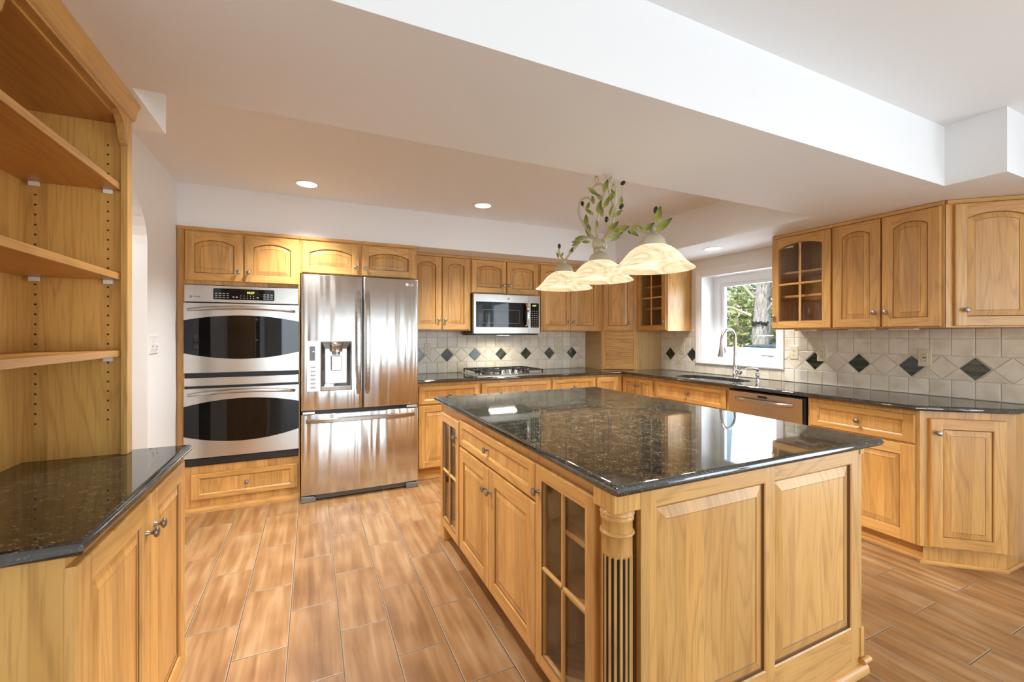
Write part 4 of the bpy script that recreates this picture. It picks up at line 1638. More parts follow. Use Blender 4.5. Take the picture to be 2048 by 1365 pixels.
# dispenser in the left door
dn = MB()
hx0, hx1, hz0, hz1 = HOLE
y = .050
dn.add([(hx0, y, hz0), (hx1, y, hz0), (hx1, y, hz1), (hx0, y, hz1)], [(0, 1, 2, 3)])
ins = [(hx0 + .035, hz0 + .05), (hx1 - .035, hz0 + .05), (hx1 - .035, hz1 - .06), (hx0 + .035, hz1 - .06)]
oo = [(hx0, hz0), (hx1, hz0), (hx1, hz1), (hx0, hz1)]
dn = MB()
dn.loft([[(a, -.012, b) for a, b in inset(oo, -.004)], [(a, -.014, b) for a, b in inset(oo, .004)], [(a, -.004, b) for a, b in inset(oo, .012)], [(a, .045, b) for a, b in ins]], 0)
dn.add([(a, .045, b) for a, b in ins], [(0, 1, 2, 3)], 0)
disp = dn.build('dispenser', steel('dispenser_steel', (.40, .39, .38), .3), ld_)
c0 = (hx0 + hx1) / 2
MB().lathe([(0, .075), (.030, .072), (.048, .058), (.050, .045), (.046, .040), (.046, -.005), (.030, -.008), (.028, -.03), (0, -.03)], (c0, -.002, hz1 - .075), 'z', 24).build('spout', NICKEL, disp)
MB().box(c0 - .038, c0 + .038, -.002, .010, hz0 + .155, hz0 + .275).build('paddle', STEEL, disp, bevel=.006)
mb = MB().lathe([(.010, .0013), (.013, .0013)], (c0, -.0025, hz0 + .20), '-y', 16)
mb.lathe([(.010, .0013), (.013, .0013)], (c0, -.0025, hz0 + .222), '-y', 16)
mb.build('paddle_mark', LOGOD, disp)
tr = MB()
trp = [(hx0 + .004, .03), (hx1 - .002, .03)] + [(hx1 - .002 - (hx1 - hx0 - .006) * k / 10, -.012 - .030 * math.sin(PI * k / 10)) for k in range(11)]
tr.prism(trp, lambda a, b: (a, b, hz0 + .002), lambda a, b: (a, b, hz0 + .030))
tr.build('drip_tray', LGREY, disp, bevel=.003)
cpn = MB().box(0.040, hx0 - .001, -.0150, 0.02, hz0 - .004, hz1 + .004).build('control_panel', STEEL, disp, bevel=.002)
MB().box(.060, .100, -.0162, -.014, hz1 - .150, hz1 - .035).build('screen', GREYP, cpn)
mb = MB().box(.082, .094, -.0166, -.016, hz1 - .082, hz1 - .074)
mb.build('screen_mark', LOGOW, cpn)
mb = MB()
for k in range(6):
    mb.box(.066, .104, -.0158, -.0148, hz0 + .020 + k * .032, hz0 + .036 + k * .032)
mb.build('buttons', LGREY, cpn, bevel=.002)
# emblem and lettering at the top right
e = MB().lathe([(0, .0012), (.0135, .0012), (.0135, 0)], (.357, cl(.357 + .4635) - .0002, 1.755 - DZ), '-y', 20)
e.build('round_emblem', LOGOW, rd_)
text_mesh('lettering', 'LG', .030, LOGOW, rd_, (.376, cl(.385 + .4635) - .002, 1.744 - DZ), (R(90), 0, R(-1.5)), extrude=.0015)
gr = MB().box(.03, WF - .03, .03, .30, .010, .050)
gr.build('base_grille', GREYP, fr)
for xx in (0.0, WF - .105):
    mb = MB()
    pr = [(xx, .0), (xx + .105, .0), (xx + .105, .03), (xx + .09, .044), (xx, .048)]
    mb.prism(pr, lambda a, b: (a, -.008, b), lambda a, b: (a, .06, b))
    mb.build('foot_cover', GREYP, fr, bevel=.006)

# ================================================================== microwave
mw = thing('microwave', 'stainless over-the-range microwave hanging above the cooktop', 'microwave', (1.474, 4.085, 1.333))
WM, HM = 0.760, 0.408
MB().box(.004, WM - .004, .03, .40, .0, HM - .002).build('housing', BLACKP, mw, bevel=.003)
DW = .628
mdoor = MB()
op = [(.026, .068), (DW - .012, .068), (DW - .012, .328), (.026, .328)]
R0 = [(0, 0.003), (DW, 0.003), (DW, HM), (0, HM)]
mdoor.loft([[(a, .03, b) for a, b in R0], [(a, .003, b) for a, b in R0], [(a, 0, b) for a, b in inset(R0, .003)], [(a, 0, b) for a, b in op], [(a, .002, b) for a, b in op]], 0)
md = mdoor.build('door', STEEL, mw)
MB().prism(op, lambda a, b: (a, .0015, b), lambda a, b: (a, .01, b)).build('window_glass', BLACKG, md)
ip = [(.100, .108), (.515, .108), (.515, .250), (.100, .250)]
MB().loft([[(a, .0012, b) for a, b in ip], [(a, .0012, b) for a, b in inset(ip, .004)]], 0).build('window_border', simple('window_border_grey', (.10, .10, .105), .15), md)
hp = MB()
pts = [(.590, .0, .082)] + [(.592, -.012 - .030 * math.sin(PI * k / 12) ** .6, .085 + .235 * k / 12) for k in range(13)] + [(.590, .0, .323)]
loops = [[(x - .013, y, z), (x - .008, y - .008, z), (x + .010, y - .010, z), (x + .014, y, z), (x + .006, y + .006, z)] for x, y, z in pts]
hp.loft(loops, 0, True, True, True, True)
hp.build('handle', CHROME, md, smooth=45)
emblem(md, .388, -.0004, .366, .014, LOGOW, LOGOD)
mc = MB().box(DW + .0015, WM, 0.0, .03, .003, HM).build('control_panel', STEEL, mw, bevel=.003)
MB().box(DW + .018, WM - .016, -.0015, .004, .068, .328).build('keypad', BLACKG, mc)
text_mesh('clock_digits', '10:27', .022, GREENLED, mc, (DW + .036, -.0018, .296), (R(90), 0, 0))
mb = MB()
for i in range(3):
    for j in range(8):
        mb.box(DW + .028 + i * .028, DW + .044 + i * .028, -.0020, -.0014, .080 + j * .023, .0845 + j * .023)
mb.build('keypad_marks', KEYMARK, mc)
MB().box(.02, WM - .02, .02, .39, -.012, .0).build('vent_grille', BLACKP, mw)
TASK = emit('cooktop_lamp_lens', (1.0, .86, .55), 1.5)
MB().box(.32, .44, .10, .16, -.0145, -.012).build('cooktop_lamp', TASK, mw)
light('cooktop_lamp_light', 'AREA', (1.474 + .38, 4.085 + .13, 1.333 - .02), 2.0, (1.0, .92, .78), (R(-12), 0, 0), shape='RECTANGLE', size=.30, size_y=.08)

# ================================================================== dishwasher
dw = thing('dishwasher', 'stainless dishwasher between sink cabinet and drawer cabinet', 'dishwasher', (3.186, 2.505, 0), RW)
WD = 0.618
MB().box(.006, WD - .004, .0, .57, .10, .868).build('tub', BLACKP, dw)
MB().box(.01, WD - .01, .05, .55, 0, .10).build('toe_panel', BLACKP, dw)
dd = MB().box(0.004, WD - .020, -.022, 0.0, .108, .862).build('door', steel('dishwasher_steel', (.58, .53, .48), .25), dw, bevel=.004)
h = MB()
loops = []
for k in range(21):
    u = k / 10 - 1
    x = (WD - .016) / 2 + u * .235
    yy = -.022 - .040 * (1 - abs(u) ** 5)
    loops.append([(x, yy + .008, .790), (x, yy - .004, .788), (x, yy - .010, .803), (x, yy - .004, .818), (x, yy + .008, .816)])
h.loft(loops, 0, True, True, True, True)
h.build('handle', NICKEL, dd, smooth=50)
MB().box(.262, .338, -.0225, -.020, .829, .846).build('vent_slot', BLACKP, dd)

# ================================================================== gas cooktop
ck = thing('cooktop', 'five-burner stainless gas cooktop with black grates on the back counter', 'cooktop', (1.455, 3.925, .914))
WC, DC = .765, .525
mb = MB()
o0 = [(0, 0), (WC, 0), (WC, DC), (0, DC)]
mb.loft([[(a, b, 0.0005) for a, b in o0], [(a, b, .008) for a, b in inset(o0, .002)], [(a, b, .015) for a, b in inset(o0, .012)], [(a, b, .012) for a, b in inset(o0, .03)]], 0, True, True, True)
mb.build('base_tray', STEEL, ck)
for bx_, by_, rr in ((.15, .15, .045), (.15, .38, .038), (.385, .40, .05), (.60, .15, .038), (.60, .38, .045)):
    MB().lathe([(rr, .0), (rr, .012), (rr * .8, .016), (rr * .75, .022), (0, .024)], (bx_, by_, .012), 'z', 20).build('burner', [IRON], ck)
for gx0, gx1 in ((.025, .262), (.270, .500), (.508, .745)):
    mb = MB()
    zt, zb_ = .052, .040
    yo = .03 if gx0 != .270 else .24
    for x in (gx0, gx1 - .012):
        mb.box(x, x + .012, yo, DC - .03, zb_, zt)
    for y in (yo, DC - .042) if gx0 == .270 else (yo, (yo + DC - .03) / 2 - .006, DC - .042):
        mb.box(gx0, gx1, y, y + .012, zb_, zt)
    for y in ((.15, .38) if gx0 != .270 else (.385,)):
        xm = (gx0 + gx1) / 2
        mb.box(gx0, gx0 + .07, y - .005, y + .005, zb_, zt + .003)
        mb.box(gx1 - .07, gx1, y - .005, y + .005, zb_, zt + .003)
        mb.box(xm - .005, xm + .005, y - .10, y - .035, zb_, zt + .003)
        mb.box(xm - .005, xm + .005, y + .035, y + .10, zb_, zt + .003)
    for x in (gx0, gx1 - .012):
        for y in (yo, DC - .042):
            mb.box(x, x + .012, y, y + .012, .012, zb_)
    mb.build('grate', IRON, ck)
for k, (x, y) in enumerate(((.305, .10), (.345, .16), (.385, .09), (.425, .16), (.465, .10))):
    MB().lathe([(.023, .0), (.023, .006), (.019, .010), (.018, .030), (.014, .034), (0, .034)], (x, y, .012), 'z', 18).build('control_knob', CHROME, ck)

# ================================================================== faucet and soap dispenser
fa = thing('faucet', 'gooseneck pull-down faucet behind the sink', 'faucet', (3.612, 2.786, .914))
mb = MB().lathe([(.030, 0), (.030, .006), (.024, .010), (.021, .016), (.021, .095), (.019, .11), (.014, .118)], (0, 0, 0), 'z', 20, cap0=True)
mb.build('base', CHROME, fa)
pts = [(0, 0, .11), (0, 0, .30)]
for k in range(13):
    a = PI * k / 12
    pts.append((-.085 + .085 * math.cos(a), .006 * k / 12, .365 + .095 * math.sin(a) - (0 if k < 7 else .0)))
pts += [(-.172, .008, .33), (-.175, .008, .31)]
MB().tube(pts, .0135, 12).build('gooseneck', NICKEL, fa)
mb = MB().tube([(0, 0, .11), (0, 0, .205)], .0165, 14)
mb.build('sleeve', CHROME, fa)
MB().tube([(-.175, .008, .312), (-.178, .008, .280), (-.183, .008, .235), (-.187, .008, .205)], [.0145, .016, .021, .025], 14).build('spray_head', NICKEL, fa)
MB().tube([(-.160, -.012, .29), (-.158, -.018, .26), (-.166, -.02, .24)], [.004, .006, .004], 8).build('spray_button', GREYP, fa)
MB().tube([(0, -.015, .065), (0, -.045, .06), (0, -.060, .055)], [.018, .022, .018], 12).build('handle_hub', CHROME, fa)
MB().tube([(-.004, -.052, .058), (-.02, -.055, .095), (-.03, -.05, .13)], [.010, .008, .007], 8).build('lever', CHROME, fa)
sd = thing('soap_dispenser', 'short chrome soap dispenser right of the faucet', 'soap dispenser', (3.592, 2.548, .914))
MB().lathe([(.022, 0), (.022, .005), (.014, .010), (.013, .030), (.017, .045), (.017, .058), (.011, .070), (.011, .088), (.014, .092), (.014, .106), (0, .108)], (0, 0, 0), 'z', 18).build('pump_body', CHROME, sd)
MB().tube([(0, 0, .100), (-.04, .012, .108), (-.10, .030, .108), (-.115, .034, .103)], [.009, .008, .006, .005], 10).build('spout', CHROME, sd)
# ================================================================== tiled backsplash
TH = 0.113


def tiled(name, label, s0, s1, z0, z1, phase, cut, place):
    """band of tumbled square tiles with a diamond course; place(s, z, h) -> point, h out of the wall"""
    pitch = 0.3165
    mb = MB()
    G = .0012

    def clip(poly, r):
        # keep the part inside the rectangle r (Sutherland-Hodgman)
        for ax, lim, sg in ((0, r[0], 1), (0, r[1], -1), (1, r[2], 1), (1, r[3], -1)):
            out_ = []
            for i in range(len(poly)):
                a, b = poly[i - 1], poly[i]
                ia, ib = (a[ax] - lim) * sg >= -1e-9, (b[ax] - lim) * sg >= -1e-9
                if ia != ib:
                    t_ = (lim - a[ax]) / (b[ax] - a[ax])
                    out_.append((a[0] + (b[0] - a[0]) * t_, a[1] + (b[1] - a[1]) * t_))
                if ib:
                    out_.append(b)
            poly = out_
            if len(poly) < 3:
                return None
        return poly

    areas = [(s0, s1, z0, z1)]
    if cut:
        areas = [(s0, cut[0], z0, z1), (cut[0], cut[1], z0, cut[2]), (cut[1], s1, z0, z1)]

    def tile(poly, mi, g=G):
        for r in areas:
            tile1(poly, mi, g, r)

    def tile1(poly, mi, g, r):
        poly = clip(poly, r)
        if not poly:
            return
        # drop doubled points
        q = [p for i, p in enumerate(poly) if (Vector(p) - Vector(poly[i - 1])).length > 1e-4]
        if len(q) < 3:
            return
        xs = [p[0] for p in q]
        zs = [p[1] for p in q]
        if max(xs) - min(xs) < .012 or max(zs) - min(zs) < .012:
            return
        i0, i1, i2 = inset(q, g), inset(q, g + .001), inset(q, g + .003)
        mb.loft([[place(a, b, .001) for a, b in i0], [place(a, b, .0065) for a, b in i1], [place(a, b, .008) for a, b in i2]], mi)
        mb.add([place(a, b, .008) for a, b in i2], [tuple(range(len(i2)))], mi)
    for a0, a1, c0, c1 in areas:
        mb.add([place(a0, c0, 0), place(a1, c0, 0), place(a1, c1, 0), place(a0, c1, 0), place(a0, c0, .003), place(a1, c0, .003), place(a1, c1, .003), place(a0, c1, .003)],
               [(0, 3, 2, 1), (4, 5, 6, 7), (0, 1, 5, 4), (1, 2, 6, 5), (2, 3, 7, 6), (3, 0, 4, 7)], 1)
    zr = (z0, 1.0265, 1.1850, 1.2970, z1)
    k0 = int((s0 - phase) / TH) - 2
    for k in range(k0, k0 + int((s1 - s0) / TH) + 5):
        a = phase + k * 0.1115
        for j, off in ((0, 0), (2, 0), (3, 0)):
            tile([(a, zr[j]), (a + .1115, zr[j]), (a + .1115, zr[j + 1]), (a, zr[j + 1])], 0)
    zc, hh = (zr[1] + zr[2]) / 2, (zr[2] - zr[1]) / 2
    kk = int((s0 - phase) / (pitch / 2)) - 2
    for k in range(kk, kk + int((s1 - s0) / (pitch / 2)) + 5):
        c = phase + k * pitch / 2
        hw = pitch / 4
        dia = lambda c_, w_, h_: [(c_ - w_, zc), (c_, zc - h_), (c_ + w_, zc), (c_, zc + h_)]
        if k % 2 == 0:
            tile(dia(c, hw, hh), 2, .006)
        else:
            tile(dia(c, hw, hh), 0)
        tile([(c + hw, zc), (c + 2 * hw, zc + hh), (c, zc + hh)], 0)
        tile([(c, zc - hh), (c + 2 * hw, zc - hh), (c + hw, zc)], 0)
    o = mb.build(name, [TILE, GROUT, DIAM])
    return tag(o, label, 'backsplash')


tiled('backsplash', 'cream tile backsplash with dark diamonds behind the cooktop', .862, 3.106, .9145, 1.364, 1.3195, None, lambda s, z, h: (s, YB - h - .0005, z))
tiled('backsplash', 'beige tile backsplash with dark diamonds along the window wall', 0.96, 3.905, .9145, 1.364, 1.222, (2.426, 3.388, 1.0115), lambda s, z, h: (XR - h - .0005, s, z))

# ================================================================== outlets and switches


def wall_plate(name, label, loc, rotz, kind, w=.072, h=.116, m=IVORY, group=None):
    """plate facing local -y"""
    t_ = thing(name, label, 'outlet' if 'outlet' in name else 'light switch', loc, rotz, group)
    R0 = [(-w / 2, -h / 2), (w / 2, -h / 2), (w / 2, h / 2), (-w / 2, h / 2)]
    mb = MB()
    mb.loft([[(a, 0, b) for a, b in R0], [(a, -.003, b) for a, b in R0], [(a, -.0055, b) for a, b in inset(R0, .004)]], 0, True, True, True)
    mb.build('cover_plate', m, t_)
    if kind == 'duplex':
        for z in (-.0195, .0195):
            f = MB().lathe([(0, .0075), (.0150, .0075), (.0160, .0055)], (0, 0, z), '-y', 20)
            f = f.build('receptacle', m, t_)
            s_ = MB()
            for x in (-.0062, .0062):
                s_.box(x - .0012, x + .0012, -.0079, -.0072, z - .001, z + .008)
            s_.lathe([(0, .0079), (.0028, .0079)], (0, 0, z - .0075), '-y', 8)
            s_.build('slots', SLOT, f)
    elif kind == 'gfci':
        f = MB().box(-.0165, .0165, -.0085, -.004, -.033, .033).build('receptacle', m, t_, bevel=.001)
        s_ = MB()
        for z in (-.022, .020):
            for x in (-.0062, .0062):
                s_.box(x - .0012, x + .0012, -.0089, -.0083, z - .003, z + .006)
        s_.box(-.009, -.001, -.0089, -.0084, -.004, .005)
        s_.box(.001, .009, -.0089, -.0084, -.004, .005)
        s_.build('slots', SLOT, f)
    elif kind == 'toggle':
        for z in (-.016, .016):
            MB().box(-.010, .010, -.011, -.004, z - .006, z + .006).build('toggle', m, t_, bevel=.002)
    elif kind == 'double':
        for x in (-w / 4, w / 4):
            MB().box(x - .016, x + .016, -.009, -.004, -.032, .032).build('rocker', m, t_, bevel=.003)
            MB().box(x - .006, x + .016, -.018, -.009, -.008, .006).build('dimmer_slider', m, t_, bevel=.002)
    return t_


ye = YB - .0088
wall_plate('outlet', 'cream wall outlet between the refrigerator and the first diamond', (1.105, ye, 1.174), 0, 'duplex')
wall_plate('outlet', 'cream wall outlet on the back splash right of the cooktop', (2.690, ye, 1.166), 0, 'duplex')
xe = XR - .0088
wall_plate('light_switch', 'cream switch plate between the corner garage and the window', (xe, 3.577, 1.166), RW, 'toggle')
wall_plate('outlet', 'cream outlet right beside the window frame', (xe, 2.337, 1.170), RW, 'duplex')
wall_plate('outlet', 'cream outlet covering part of a dark diamond under the glass cabinet', (xe, 2.113, 1.166), RW, 'duplex', .076, .120)
wall_plate('outlet', 'cream outlet with test buttons toward the right end of the backsplash', (xe, 1.465, 1.166), RW, 'gfci', .072, .118)
wall_plate('light_switch', 'white double dimmer switch on the left wall beside the arch', (XL, 3.370, 1.262), PI / 2, 'double', .150, .118, WHITEPL)

# ================================================================== recessed lights
LAMPW = emit('recessed_lamp_face', (1.0, 0.93, 0.80), 1.6)
BAFFLE = simple('recessed_baffle', (.80, .78, .74), .4)
for (x, y, z, lab) in ((-0.033, 3.545, ZH, 'round recessed light in the raised ceiling above the refrigerator'),
                       (1.345, 3.490, ZH, 'round recessed light in the raised ceiling above the microwave'),
                       (3.375, 2.835, ZL, 'round recessed light in the soffit above the sink window')):
    r_ = thing('recessed_light', lab, 'ceiling light', (x, y, z), 0, 'recessed ceiling lights')
    MB().lathe([(.086, -.0005), (.086, -.004), (.078, -.006), (.070, -.004), (.068, -.0005)], (0, 0, 0), 'z', 32).build('trim_ring', WHITEPL, r_)
    MB().lathe([(.070, -.003), (.066, -.0028), (0, -.0025)], (0, 0, 0), 'z', 32).build('lens', LAMPW, r_)
    sp = light('recessed_or_fill_lamp', 'SPOT', (x, y, z - .03), 72 if z == ZH else 45, (.98, .98, .97), spot_size=R(108), spot_blend=1.0, shadow_soft_size=.06)

# two unseen fill lights with lenses, added to brighten the kitchen
for x, y in ((-0.033, 2.35), (2.60, 2.30)):
    MB().lathe([(.086, -.0005), (.086, -.004), (.070, -.004), (.066, -.0028), (0, -.0025)], (x, y, ZH), 'z', 32).build('added_fill_lens', LAMPW, bpy.data.objects['ceiling'])
    light('recessed_or_fill_lamp', 'SPOT', (x, y, ZH - .03), 68, (.98, .98, .97), spot_size=R(125), spot_blend=1.0, shadow_soft_size=.06)

# ================================================================== hanging lamp
CX, CY = 1.345, 1.82
AX = Vector((-0.084, -0.9965, 0))
PX = Vector((0.9965, -0.084, 0))
ch = thing('chandelier', 'three-shade island lamp with ivory stems, green leaves and black olives', 'hanging lamp', (CX, CY, 1.600))


def W3(s, z, d=0.0):
    return AX * s + PX * d + Vector((0, 0, z - 1.600))


STEM = simple('ivory_painted_metal', (.50, .44, .32), .3)
OLIVE = simple('black_olive', (.018, .014, .016), .15)


def leafm():
    m, n, l, b = mat('painted_metal_leaf')
    tc = n.new('ShaderNodeTexCoord')
    sep = n.new('ShaderNodeSeparateXYZ')
    l.new(tc.outputs['Object'], sep.inputs[0])
    ns = n.new('ShaderNodeTexNoise')
    ns.inputs['Scale'].default_value = 45
    l.new(tc.outputs['Object'], ns.inputs['Vector'])
    f = math_node(n, l, 'ADD', math_node(n, l, 'MULTIPLY', sep.outputs[0], 13.0), math_node(n, l, 'MULTIPLY', ns.outputs['Fac'], 1.0))
    r = ramp(n, [(.28, (.36, .35, .06)), (.60, (.20, .24, .04)), (.92, (.03, .045, .018))])
    l.new(f, r.inputs[0])
    l.new(r.outputs[0], b.inputs['Base Color'])
    b.inputs['Roughness'].default_value = .35
    return m


LEAFM = leafm()


def shade_mat():
    m, n, l, b = mat('lit_alabaster_glass')
    tc = n.new('ShaderNodeTexCoord')
    ns = n.new('ShaderNodeTexNoise')
    ns.inputs['Scale'].default_value = 9
    ns.inputs['Detail'].default_value = 5
    ns.inputs['Distortion'].default_value = 1.6
    mp = n.new('ShaderNodeMapping')
    mp.inputs['Scale'].default_value = (1, 1, 2.2)
    l.new(tc.outputs['Object'], mp.inputs[0])
    l.new(mp.outputs[0], ns.inputs['Vector'])
    r = ramp(n, [(.33, (.56, .40, .21)), (.45, (.88, .71, .42)), (.54, (.98, .85, .58)), (.70, (1.0, .93, .76))])
    l.new(ns.outputs['Fac'], r.inputs[0])
    b.inputs['Base Color'].default_value = (.42, .35, .24, 1)
    l.new(r.outputs[0], b.inputs['Emission Color'])
    b.inputs['Emission Strength'].default_value = .38
    b.inputs['Roughness'].default_value = .3
    return m


SHADE = shade_mat()
BULB = emit('lit_bulb', (1.0, .85, .6), .9)
SP = [(1.0, 0.0), (.985, .035), (.93, .10), (.86, .19), (.79, .30), (.735, .40), (.68, .51), (.62, .62), (.54, .74), (.44, .85), (.33, .93), (.22, .985), (.18, 1.0)]
RS, HS = .170, .108
for s, d in ((-.402, .0), (0.0, 0.0), (.412, .006)):
    c = W3(s, 1.600, d)
    outer = [(r_ * RS, h_ * HS) for r_, h_ in SP]
    inner = [(r_ * RS - .004, max(h_ * HS - .004, .0005)) for r_, h_ in SP[::-1]]
    sh = MB().lathe(outer + inner, (0, 0, 0), 'z', 48).build('lamp_shade', SHADE, ch, c)
    fit = MB().lathe([(.056, HS - .016), (.055, HS + .004), (.047, HS + .022), (.032, HS + .036), (.015, HS + .042), (.012, HS + .052), (.014, HS + .056), (.010, HS + .070)], (0, 0, 0), 'z', 24)
    fit.build('fitter_cup', STEM, ch, c)
    MB().lathe([(0, .018), (.020, .022), (.032, .040), (.030, .058), (.016, .080), (.014, .098)], (0, 0, 0), 'z', 18).build('bulb', BULB, sh)
    light('lamp_bulb', 'SPOT', Vector((CX, CY, 1.600)) + c + Vector((0, 0, .006)), 30.0, (1.0, .92, .78), spot_size=R(150), spot_blend=.6, shadow_soft_size=.03)

armR = [(0.02, 1.80), (0.044, 1.811), (0.088, 1.828), (0.139, 1.84), (0.183, 1.845), (0.226, 1.839), (0.267, 1.823), (0.306, 1.803), (0.344, 1.778), (0.381, 1.758), (0.412, 1.748), (0.437, 1.752), (0.454, 1.768), (0.46, 1.798), (0.46, 1.829)]
armL = [(-0.03, 1.81), (-0.059, 1.833), (-0.091, 1.843), (-0.125, 1.852), (-0.171, 1.853), (-0.219, 1.84), (-0.269, 1.819), (-0.32, 1.801), (-0.36, 1.783), (-0.395, 1.772), (-0.43, 1.791), (-0.459, 1.819), (-0.471, 1.848), (-0.452, 1.867)]
V1 = [(-0.016, 1.808), (-0.046, 1.869), (-0.059, 1.906), (-0.05, 1.954), (-0.037, 2.001), (-0.016, 2.039), (-0.001, 2.067), (-0.006, 2.096), (-0.032, 2.113), (-0.064, 2.112), (-0.075, 2.096)]
V2 = [(-0.03, 1.808), (-0.097, 1.881), (-0.125, 1.922), (-0.153, 1.969), (-0.159, 2.012), (-0.148, 2.049), (-0.119, 2.059), (-0.091, 2.054), (-0.08, 2.035)]
V3 = [(0.03, 1.805), (0.073, 1.836), (0.085, 1.871), (0.088, 1.907), (0.078, 1.957), (0.054, 2.012), (0.034, 2.056), (0.032, 2.089), (0.049, 2.11), (0.078, 2.11), (0.097, 2.094), (0.102, 2.074)]
V4 = [(0.03, 1.805), (0.088, 1.839), (0.125, 1.882), (0.161, 1.914), (0.187, 1.952), (0.193, 1.99), (0.183, 2.024), (0.161, 2.044), (0.137, 2.045), (0.125, 2.027)]


def smooth_pts(p, n=4):
    out_ = []
    for i in range(len(p) - 1):
        p0, p1, p2, p3 = [Vector(p[max(0, min(len(p) - 1, i + k))]) for k in (-1, 0, 1, 2)]
        for k in range(n):
            t = k / n
            out_.append(0.5 * ((2 * p1) + (p2 - p0) * t + (2 * p0 - 5 * p1 + 4 * p2 - p3) * t * t + (3 * p1 - p0 - 3 * p2 + p3) * t ** 3))
    out_.append(Vector(p[-1]))
    return out_


for nm, pts, bow, r0, r1 in (('arm', armR, .0, .0085, .005), ('arm', armL, .0, .0085, .005), ('vine', V1, .03, .0072, .0055), ('vine', V2, -.035, .0068, .005), ('vine', V3, .035, .0072, .0055), ('vine', V4, -.03, .0068, .005)):
    P3 = smooth_pts([W3(s, z, bow * math.sin(PI * k / (len(pts) - 1))) for k, (s, z) in enumerate(pts)])
    N_ = len(P3)
    MB().tube(P3, [r0 + (r1 - r0) * k / N_ for k in range(N_)], 8).build(nm, STEM, ch)
MB().lathe([(0, .155), (.012, .158), (.014, .166), (.034, .170), (.038, .175), (.038, .205), (.035, .210), (0, .212)], (0, 0, 0), 'z', 24).build('hub_cup', STEM, ch)
for s in (-1, 1):
    MB().tube(smooth_pts([W3(s * .036, 1.800), W3(s * .050, 1.785), W3(s * .058, 1.770), W3(s * .050, 1.757), W3(s * .040, 1.762), W3(s * .042, 1.772)]), .0035, 7).build('scroll', STEM, ch)
# chain up to the raised ceiling
for s0, z0, s1 in ((-.032, 2.115, -.012), (.064, 2.115, .012)):
    mb = MB()
    n_ = 9
    for k in range(n_):
        t0 = (k + .5) / n_
        cpos = W3(s0 + (s1 - s0) * t0, z0 + (ZH - .02 - z0) * t0)
        ring = []
        for q in range(13):
            a = 2 * PI * q / 12
            u, v = math.cos(a) * .009, math.sin(a) * .021
            ring.append(cpos + (AX * u if k % 2 else PX * u) + Vector((0, 0, v)))
        mb.tube(ring, .0022, 6, cap=False)
    mb.build('chain', STEM, ch)
MB().lathe([(.065, .845), (.065, .838), (.05, .826), (.02, .818), (0, .818)], (0, 0, 0), 'z', 24).build('ceiling_canopy', STEM, ch)
LV = [(-0.05, 2.077, -40, .055), (0.071, 2.068, 72, .06), (0.027, 2.025, 130, .045), (0.097, 2.004, 50, .058), (0.102, 1.972, 65, .055), (0.167, 1.996, 115, .042), (0.193, 1.955, 80, .045), (0.059, 1.944, 100, .055), (0.146, 1.923, 70, .06), (0.179, 1.901, 35, .05),
      (-0.055, 2.034, 100, .042), (-0.119, 2.018, 70, .045), (-0.119, 1.989, 150, .05), (-0.006, 1.986, 75, .06), (-0.113, 1.936, 95, .065), (-0.097, 1.869, 120, .045), (-0.043, 1.902, 85, .04), (-0.069, 1.886, 100, .04), (0.139, 1.806, 20, .055), (0.13, 1.793, 8, .06), (0.157, 1.843, 40, .06),
      (0.209, 1.821, 20, .055), (-0.102, 1.822, 170, .045), (-0.165, 1.855, 190, .055), (-0.201, 1.836, 215, .058), (-0.256, 1.853, 175, .045), (0.48, 1.815, 78, .062), (0.483, 1.775, 40, .072), (0.413, 1.778, 35, .055), (0.322, 1.799, -25, .05), (0.314, 1.777, -40, .045), (0.174, 1.819, 5, .045), (-0.381, 1.799, 60, .03), (-0.481, 1.817, 110, .035), (-0.32, 1.82, 50, .05)]
mb = MB()
n_ = 8
top, left_, right_ = [], [], []
for k in range(n_ + 1):
    u = k / n_
    w_ = .30 * math.sin(PI * u ** .85) ** .9 if 0 < u < 1 else 0.004
    x = (u - .5)
    left_.append((x, w_ * .62, .06 * w_ - .12 * u * u))
    right_.append((x, -w_ * .62, .06 * w_ - .12 * u * u))
    top.append((x, 0, -.10 * w_ - .12 * u * u))
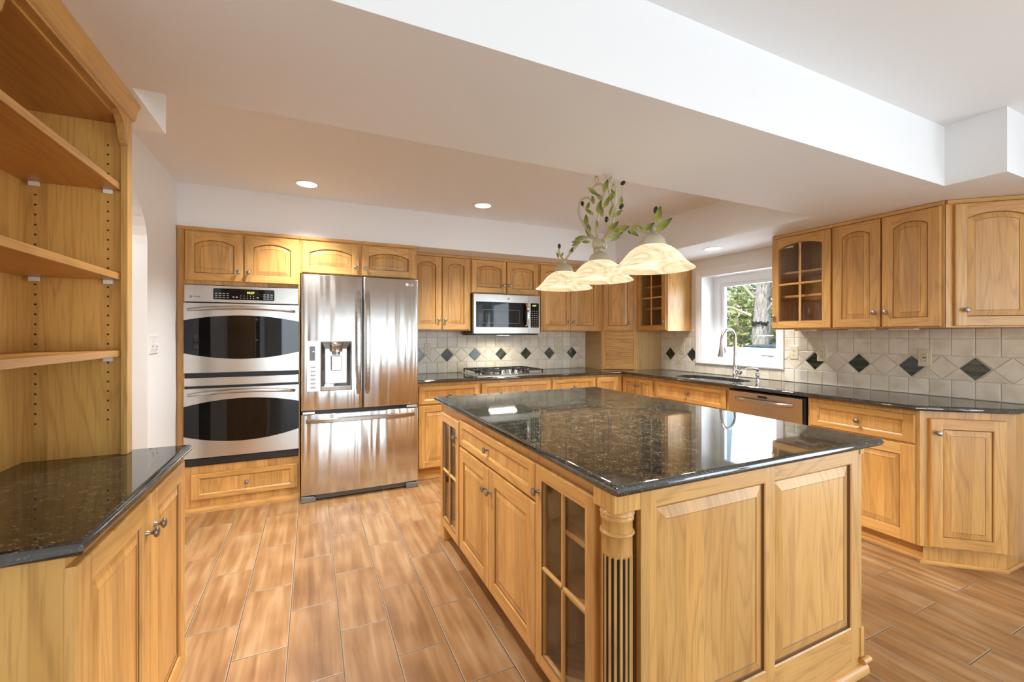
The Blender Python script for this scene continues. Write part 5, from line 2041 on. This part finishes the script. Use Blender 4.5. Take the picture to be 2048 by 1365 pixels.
for a, b in ((left_, top), (top, right_)):
    mb.loft([a, b], 0, False, sm=True)
    mb.loft([[(x, y, z - .02) for x, y, z in a], [(x, y, z - .02) for x, y, z in b]], 0, False, sm=True)
# leaf in metres: unit mesh scaled once
mb.v = [(x * .06, y * .06, z * .06) for x, y, z in mb.v]
leaf0 = None
rng = random.Random(11)
for i, (s, z, ang, ln) in enumerate(LV):
    bow = rng.uniform(-.028, .012)
    if leaf0 is None:
        lf = leaf0 = mb.build('leaf', LEAFM, ch, smooth=80)
    else:
        lf = leaf0.copy()
        COL.objects.link(lf)
    a = R(ang)
    yaw = rng.uniform(-.5, .5)
    hx = Vector((math.cos(-.636 + yaw), math.sin(-.636 + yaw), 0))
    ex = hx * math.cos(a) + Vector((0, 0, math.sin(a)))
    # blade faces the camera with a little scatter
    nrm = Vector((-hx.y * -1, hx.x * -1, rng.uniform(-.4, .2)))
    nrm = (nrm - ex * nrm.dot(ex)).normalized()
    ey = nrm.cross(ex)
    M = Matrix((ex, ey, nrm)).transposed().to_4x4()
    M.translation = W3(s, z, bow)
    sc = ln / .06 * 1.2
    lf.matrix_basis = M @ Matrix.Scale(sc, 4)
OL = [(0.209, 2.035, 10), (0.217, 1.921, 35), (0.091, 1.892, 80), (-0.108, 1.896, 120), (-0.173, 2.048, 100), (0.287, 1.787, 150), (0.46, 1.838, 80), (-0.455, 1.867, 90), (-0.29, 1.814, 40)]
ol0 = None
for s, z, ang in OL:
    if ol0 is None:
        op_ = [(0, -.016)] + [(.0098 * math.sin(PI * k / 10), -.015 * math.cos(PI * k / 10)) for k in range(1, 10)] + [(0, .016)]
        ob = ol0 = MB().lathe(op_, (0, 0, 0), 'z', 14).build('olive', OLIVE, ch)
    else:
        ob = ol0.copy()
        COL.objects.link(ob)
    ob.location = W3(s, z, rng.uniform(-.02, .0))
    ob.rotation_euler = (R(90 - ang), 0, 0)
for s, z, s2, z2 in ((0.193, 1.96, .209, 2.025), (.187, 1.90, .21, 1.915), (-.159, 2.02, -.173, 2.04)):
    MB().tube([W3(s, z), W3(s2, z2)], .0022, 6).build('olive_stalk', STEM, ch)
